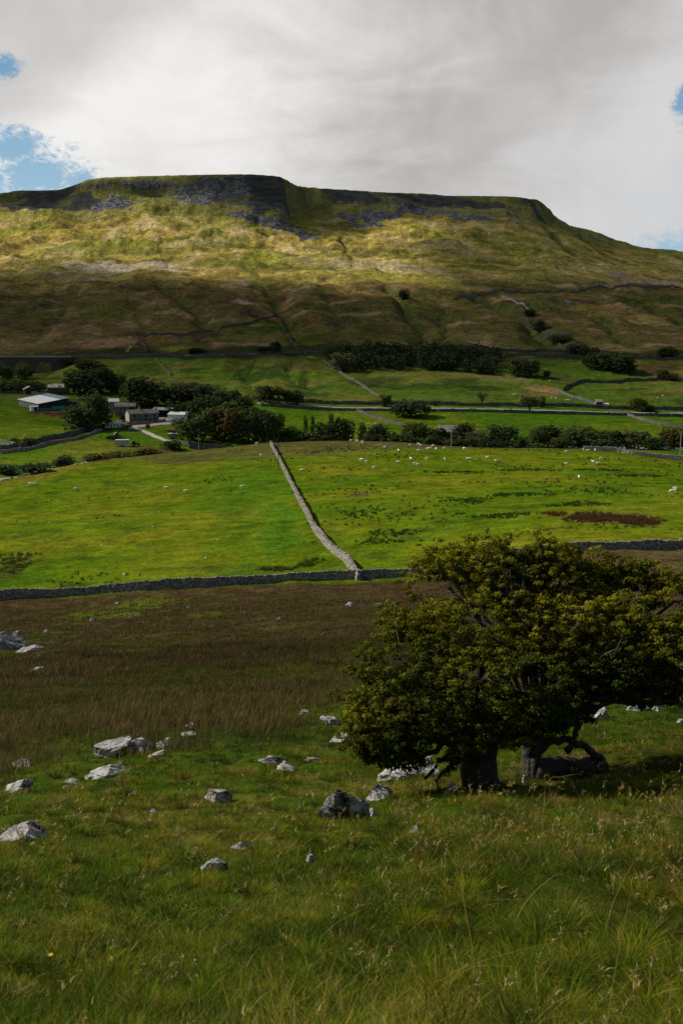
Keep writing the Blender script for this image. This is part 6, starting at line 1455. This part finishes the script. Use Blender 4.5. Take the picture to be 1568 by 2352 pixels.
SHEEP = [ # u, v, pose, heading, label
 (806, 1014, 'g', 0, 'sheep on the field edge, first of the left top row'), (820, 1015, 'g', 3, 'sheep on the field edge, second of the left top row'), (831, 1017, 's', 1, 'sheep facing right close beside another on the top field edge'), (833.5, 1019, 'g', 4, 'sheep just below the one on the top field edge'),
 (884, 1030, 'g', 0, 'sheep grazing alone left of the top centre group'), (915, 1037, 's', 2, 'sheep alone below the big sycamore'), (942, 1024, 'g', .5, 'sheep near the top edge under the olive tree'), (961, 1022, 'g', 3, 'sheep at the top edge, upper of a pair left of the pole'), (966, 1025, 'g', 0, 'sheep, lower of a pair at the top edge left of the pole'),
 (961, 1037, 'g', 0, 'sheep below the top edge pair'), (982, 1033, 'g', 3, 'sheep, left of a tight pair left of the pole'), (986.5, 1032, 's', 0, 'sheep, right of a tight pair left of the pole'), (994, 1026, 'g', 3, 'sheep on the edge between pair and pole'), (1001, 1033, 'g', 2, 'sheep halfway between tight pair and pole'),
 (1019, 1032, 's', 1, 'sheep standing just left of the pole'), (1065, 1032, 'g', 2.5, 'sheep alone right of the pole'), (943, 1056, 's', 2, 'sheep left in the second row'), (980, 1056, 'g', 0, 'sheep in the middle of the second row'), (1021, 1057, 's', 1.6, 'sheep below the pole in the second row'),
 (1074, 1056.5, 'g', 3, 'sheep, left of the touching pair right of the pole'), (1079.5, 1056, 'g', 0, 'sheep, right of the touching pair right of the pole'), (1119, 1053, 'g', 3, 'sheep right of the touching pair'), (1138.5, 1061, 'g', 0, 'sheep lowest right of the centre flock'), (829, 1058, 'g', 3, 'sheep right of the long pale wall, upper of three'),
 (832.5, 1058.5, 'g', 0, 'sheep touching the upper of three right of the long wall'), (841, 1063, 's', 1, 'sheep right of the long pale wall, middle of three'), (914, 1062, 'l', 0, 'sheep lying down in the second row'), (951, 1068, 's', .3, 'sheep left of the pair in the third row'), (959, 1070, 'g', 0, 'sheep right of the pair in the third row'), (859, 1077, 'g', .2, 'sheep lowest of the flock near the long wall'),
 (692.5, 1081, 'l', 0, 'sheep lying flat just right of the long pale wall'), (1300, 1039, 'g', 0, 'sheep left of the skyline wall'), (1349, 1035, 'l', 0, 'sheep lying at the left end of the skyline wall'), (1365.5, 1036, 's', 1.5, 'sheep standing against the skyline wall'), (1379, 1055, 'g', 3.4, 'sheep under the skyline wall, upper right of three'),
 (1361, 1063, 's', 2.5, 'sheep under the skyline wall, left of three'), (1372, 1067, 'g', 0, 'sheep under the skyline wall, lowest of three'), (1299, 1066, 'l', 3, 'sheep lying left of the three under the skyline wall'), (1329, 1099, 's', 1.7, 'sheep standing alone in the middle right pasture'),
 (1549, 1126, 'g', 0, 'sheep at right edge, upper of three'), (1550, 1130, 's', 1, 'sheep at right edge, middle of three'), (1542, 1132, 'g', 3, 'sheep at right edge, lowest and leftmost of three'),
 (600, 1048, 'g', 0, 'sheep left of the top of the long pale wall'), (556, 1121, 's', 0, 'sheep fattest and nearest in the left pasture'), (428, 1131, 'g', 3.3, 'sheep grazing in the middle of the left pasture'), (382, 1121, 'l', 0, 'sheep lying left of the middle one in the left pasture'),
 (175, 1126, 'g', .4, 'sheep in the left part of the left pasture'), (70, 1114, 'g', 3, 'sheep, left of the pair at far left'), (81.5, 1114, 'g', .2, 'sheep, right of the pair at far left'), (589.5, 1019, 'l', 0, 'sheep on the top edge left of the long pale wall'),
 (846, 974, 'l', 0, 'sheep lying in the meadow beyond the river trees'), (861, 975, 'g', 0, 'sheep beside the lying one beyond the river trees'), (57.5, 1002, 'g', 0, 'sheep in the barn field at far left'), (53, 1016, 'g', 2, 'sheep in the corner of the barn field'),
 (1261, 876, 's', 0, 'sheep high in the right meadow'), (1245, 899, 'g', 0, 'sheep on the orange brown bank'), (1178.5, 907.5, 'g', 0, 'sheep, left of a tiny pair by the gnarled hawthorn'), (1182, 907.5, 'g', 3, 'sheep, right of a tiny pair by the gnarled hawthorn'), (1266, 915, 'g', 0, 'sheep above the road, left of two'), (1276, 916, 'g', 3, 'sheep above the road, right of two'),
 (1298.5, 920, 'g', 0, 'sheep left of three in a row above the road'), (1303, 920, 's', 3, 'sheep middle of three in a row above the road'), (1307, 920, 'g', 0, 'sheep right of three in a row above the road'), (1509.5, 915, 'g', 0, 'sheep left of two in the far right meadow'), (1520, 910, 's', 0, 'sheep right of two in the far right meadow')]
def build_sheep():
    m, g = newmat('wool'); co = g.coord(); n = g.noise(co, 9, 4, .6); z = g.new('ShaderNodeSeparateXYZ'); g.l.new(co, z.inputs[0])
    c = g.mix(g.ramp(n, .3, .7), (.72, .67, .56), (.88, .85, .76)); c = g.mix(g.ramp(z.outputs[0], .60, .66), c, (.45, .42, .38)); M['wool'] = finish(m, g, c, .95, n, .5, .03, spec=.05)
    T = {'g': sheep_mesh('grazing'), 's': sheep_mesh('standing'), 'l': sheep_mesh('lying')}
    for u, v, k, hd, lab in SHEEP:
        p = hit(u, v + 1); s = 1.16 if v > 1000 else 1.3
        o = link('sheep', T[k], None, p); o.rotation_euler = (0, 0, hd); o.scale = (s, s, s); tag(o, lab.replace('sheep', 'white sheep', 1), 'sheep', 'sheep grazing in the pastures')

# ================================================================ ROADS, RAILWAY, RIVER
def build_ways():
    gravel = simple('pale_gravel', (.44, .37, .33), .95, .3, 1.2, bump=.3); tarmac = simple('grey_road', (.27, .28, .29), .8, .2, .8); ballast = simple('ballast', (.20, .19, .175), .95, .3, 1.5)
    ribbon('valley_road', [(585, 926), (640, 929), (720, 933), (784, 936), (900, 937.5), (1034, 938), (1176, 940), (1300, 943), (1420, 947), (1568, 949.5), (1650, 951)], 3.8, tarmac)
    ribbon('farm_track', [(300, 980), (318, 986), (338, 994), (356, 1002), (376, 1010), (395, 1016), (412, 1020)], 3.6, gravel, .10)
    ribbon('farm_yard', [(303, 979), (325, 978), (350, 975), (375, 972), (398, 972)], 9, gravel, .06)
    ribbon('farm_yard', [(366, 960), (378, 964), (392, 972)], 7, gravel, .14)
    ribbon('railway', [(172, 820), (300, 817), (400, 816.5), (500, 815), (640, 811), (800, 808), (960, 808), (1100, 812), (1200, 819), (1346, 821), (1450, 821), (1600, 821)], 5, ballast, .3)
    ribbon('moor_track', [(300, 772), (296, 785), (300, 798), (292, 808)], 3, simple('lit_grass_track', (.22, .20, .06), .9), .12)
    m, g = newmat('river_water'); co = g.coord(); n = g.noise(g.vmath('MULTIPLY', co, (.5, 1.2, 1)), 1.0, 5, .65)
    c = g.mix(g.ramp(n, .5, .62), (.03, .028, .022), (.55, .55, .56)); finish(m, g, c, .12, n, .4, .1, spec=.5)
    R = [(-60, 352), (0, 365), (60, 378), (130, 402), (250, 432), (400, 456), (500, 470), (620, 490), (784, 500), (1150, 500), (1568, 500), (1700, 500)]
    P = [at(u, y) for u, y in R]
    ribbon('river_bank', None, 12, simple('river_gravel', (.33, .28, .25), .9, .3, 1), .12, prec=P)
    ribbon('river', None, 6.5, m, .26, prec=P)
# ================================================================ BUILD
build_world(); build_sun(); build_camera()
build_ground(); build_shade_clouds(); build_walls(); build_rocks(); build_grass(); build_trees(); build_hawthorns()
build_ways(); build_farm(); build_sheep()
sc.view_settings.view_transform = 'Standard'; sc.view_settings.look = 'None'; sc.view_settings.exposure = 0; sc.view_settings.gamma = 1
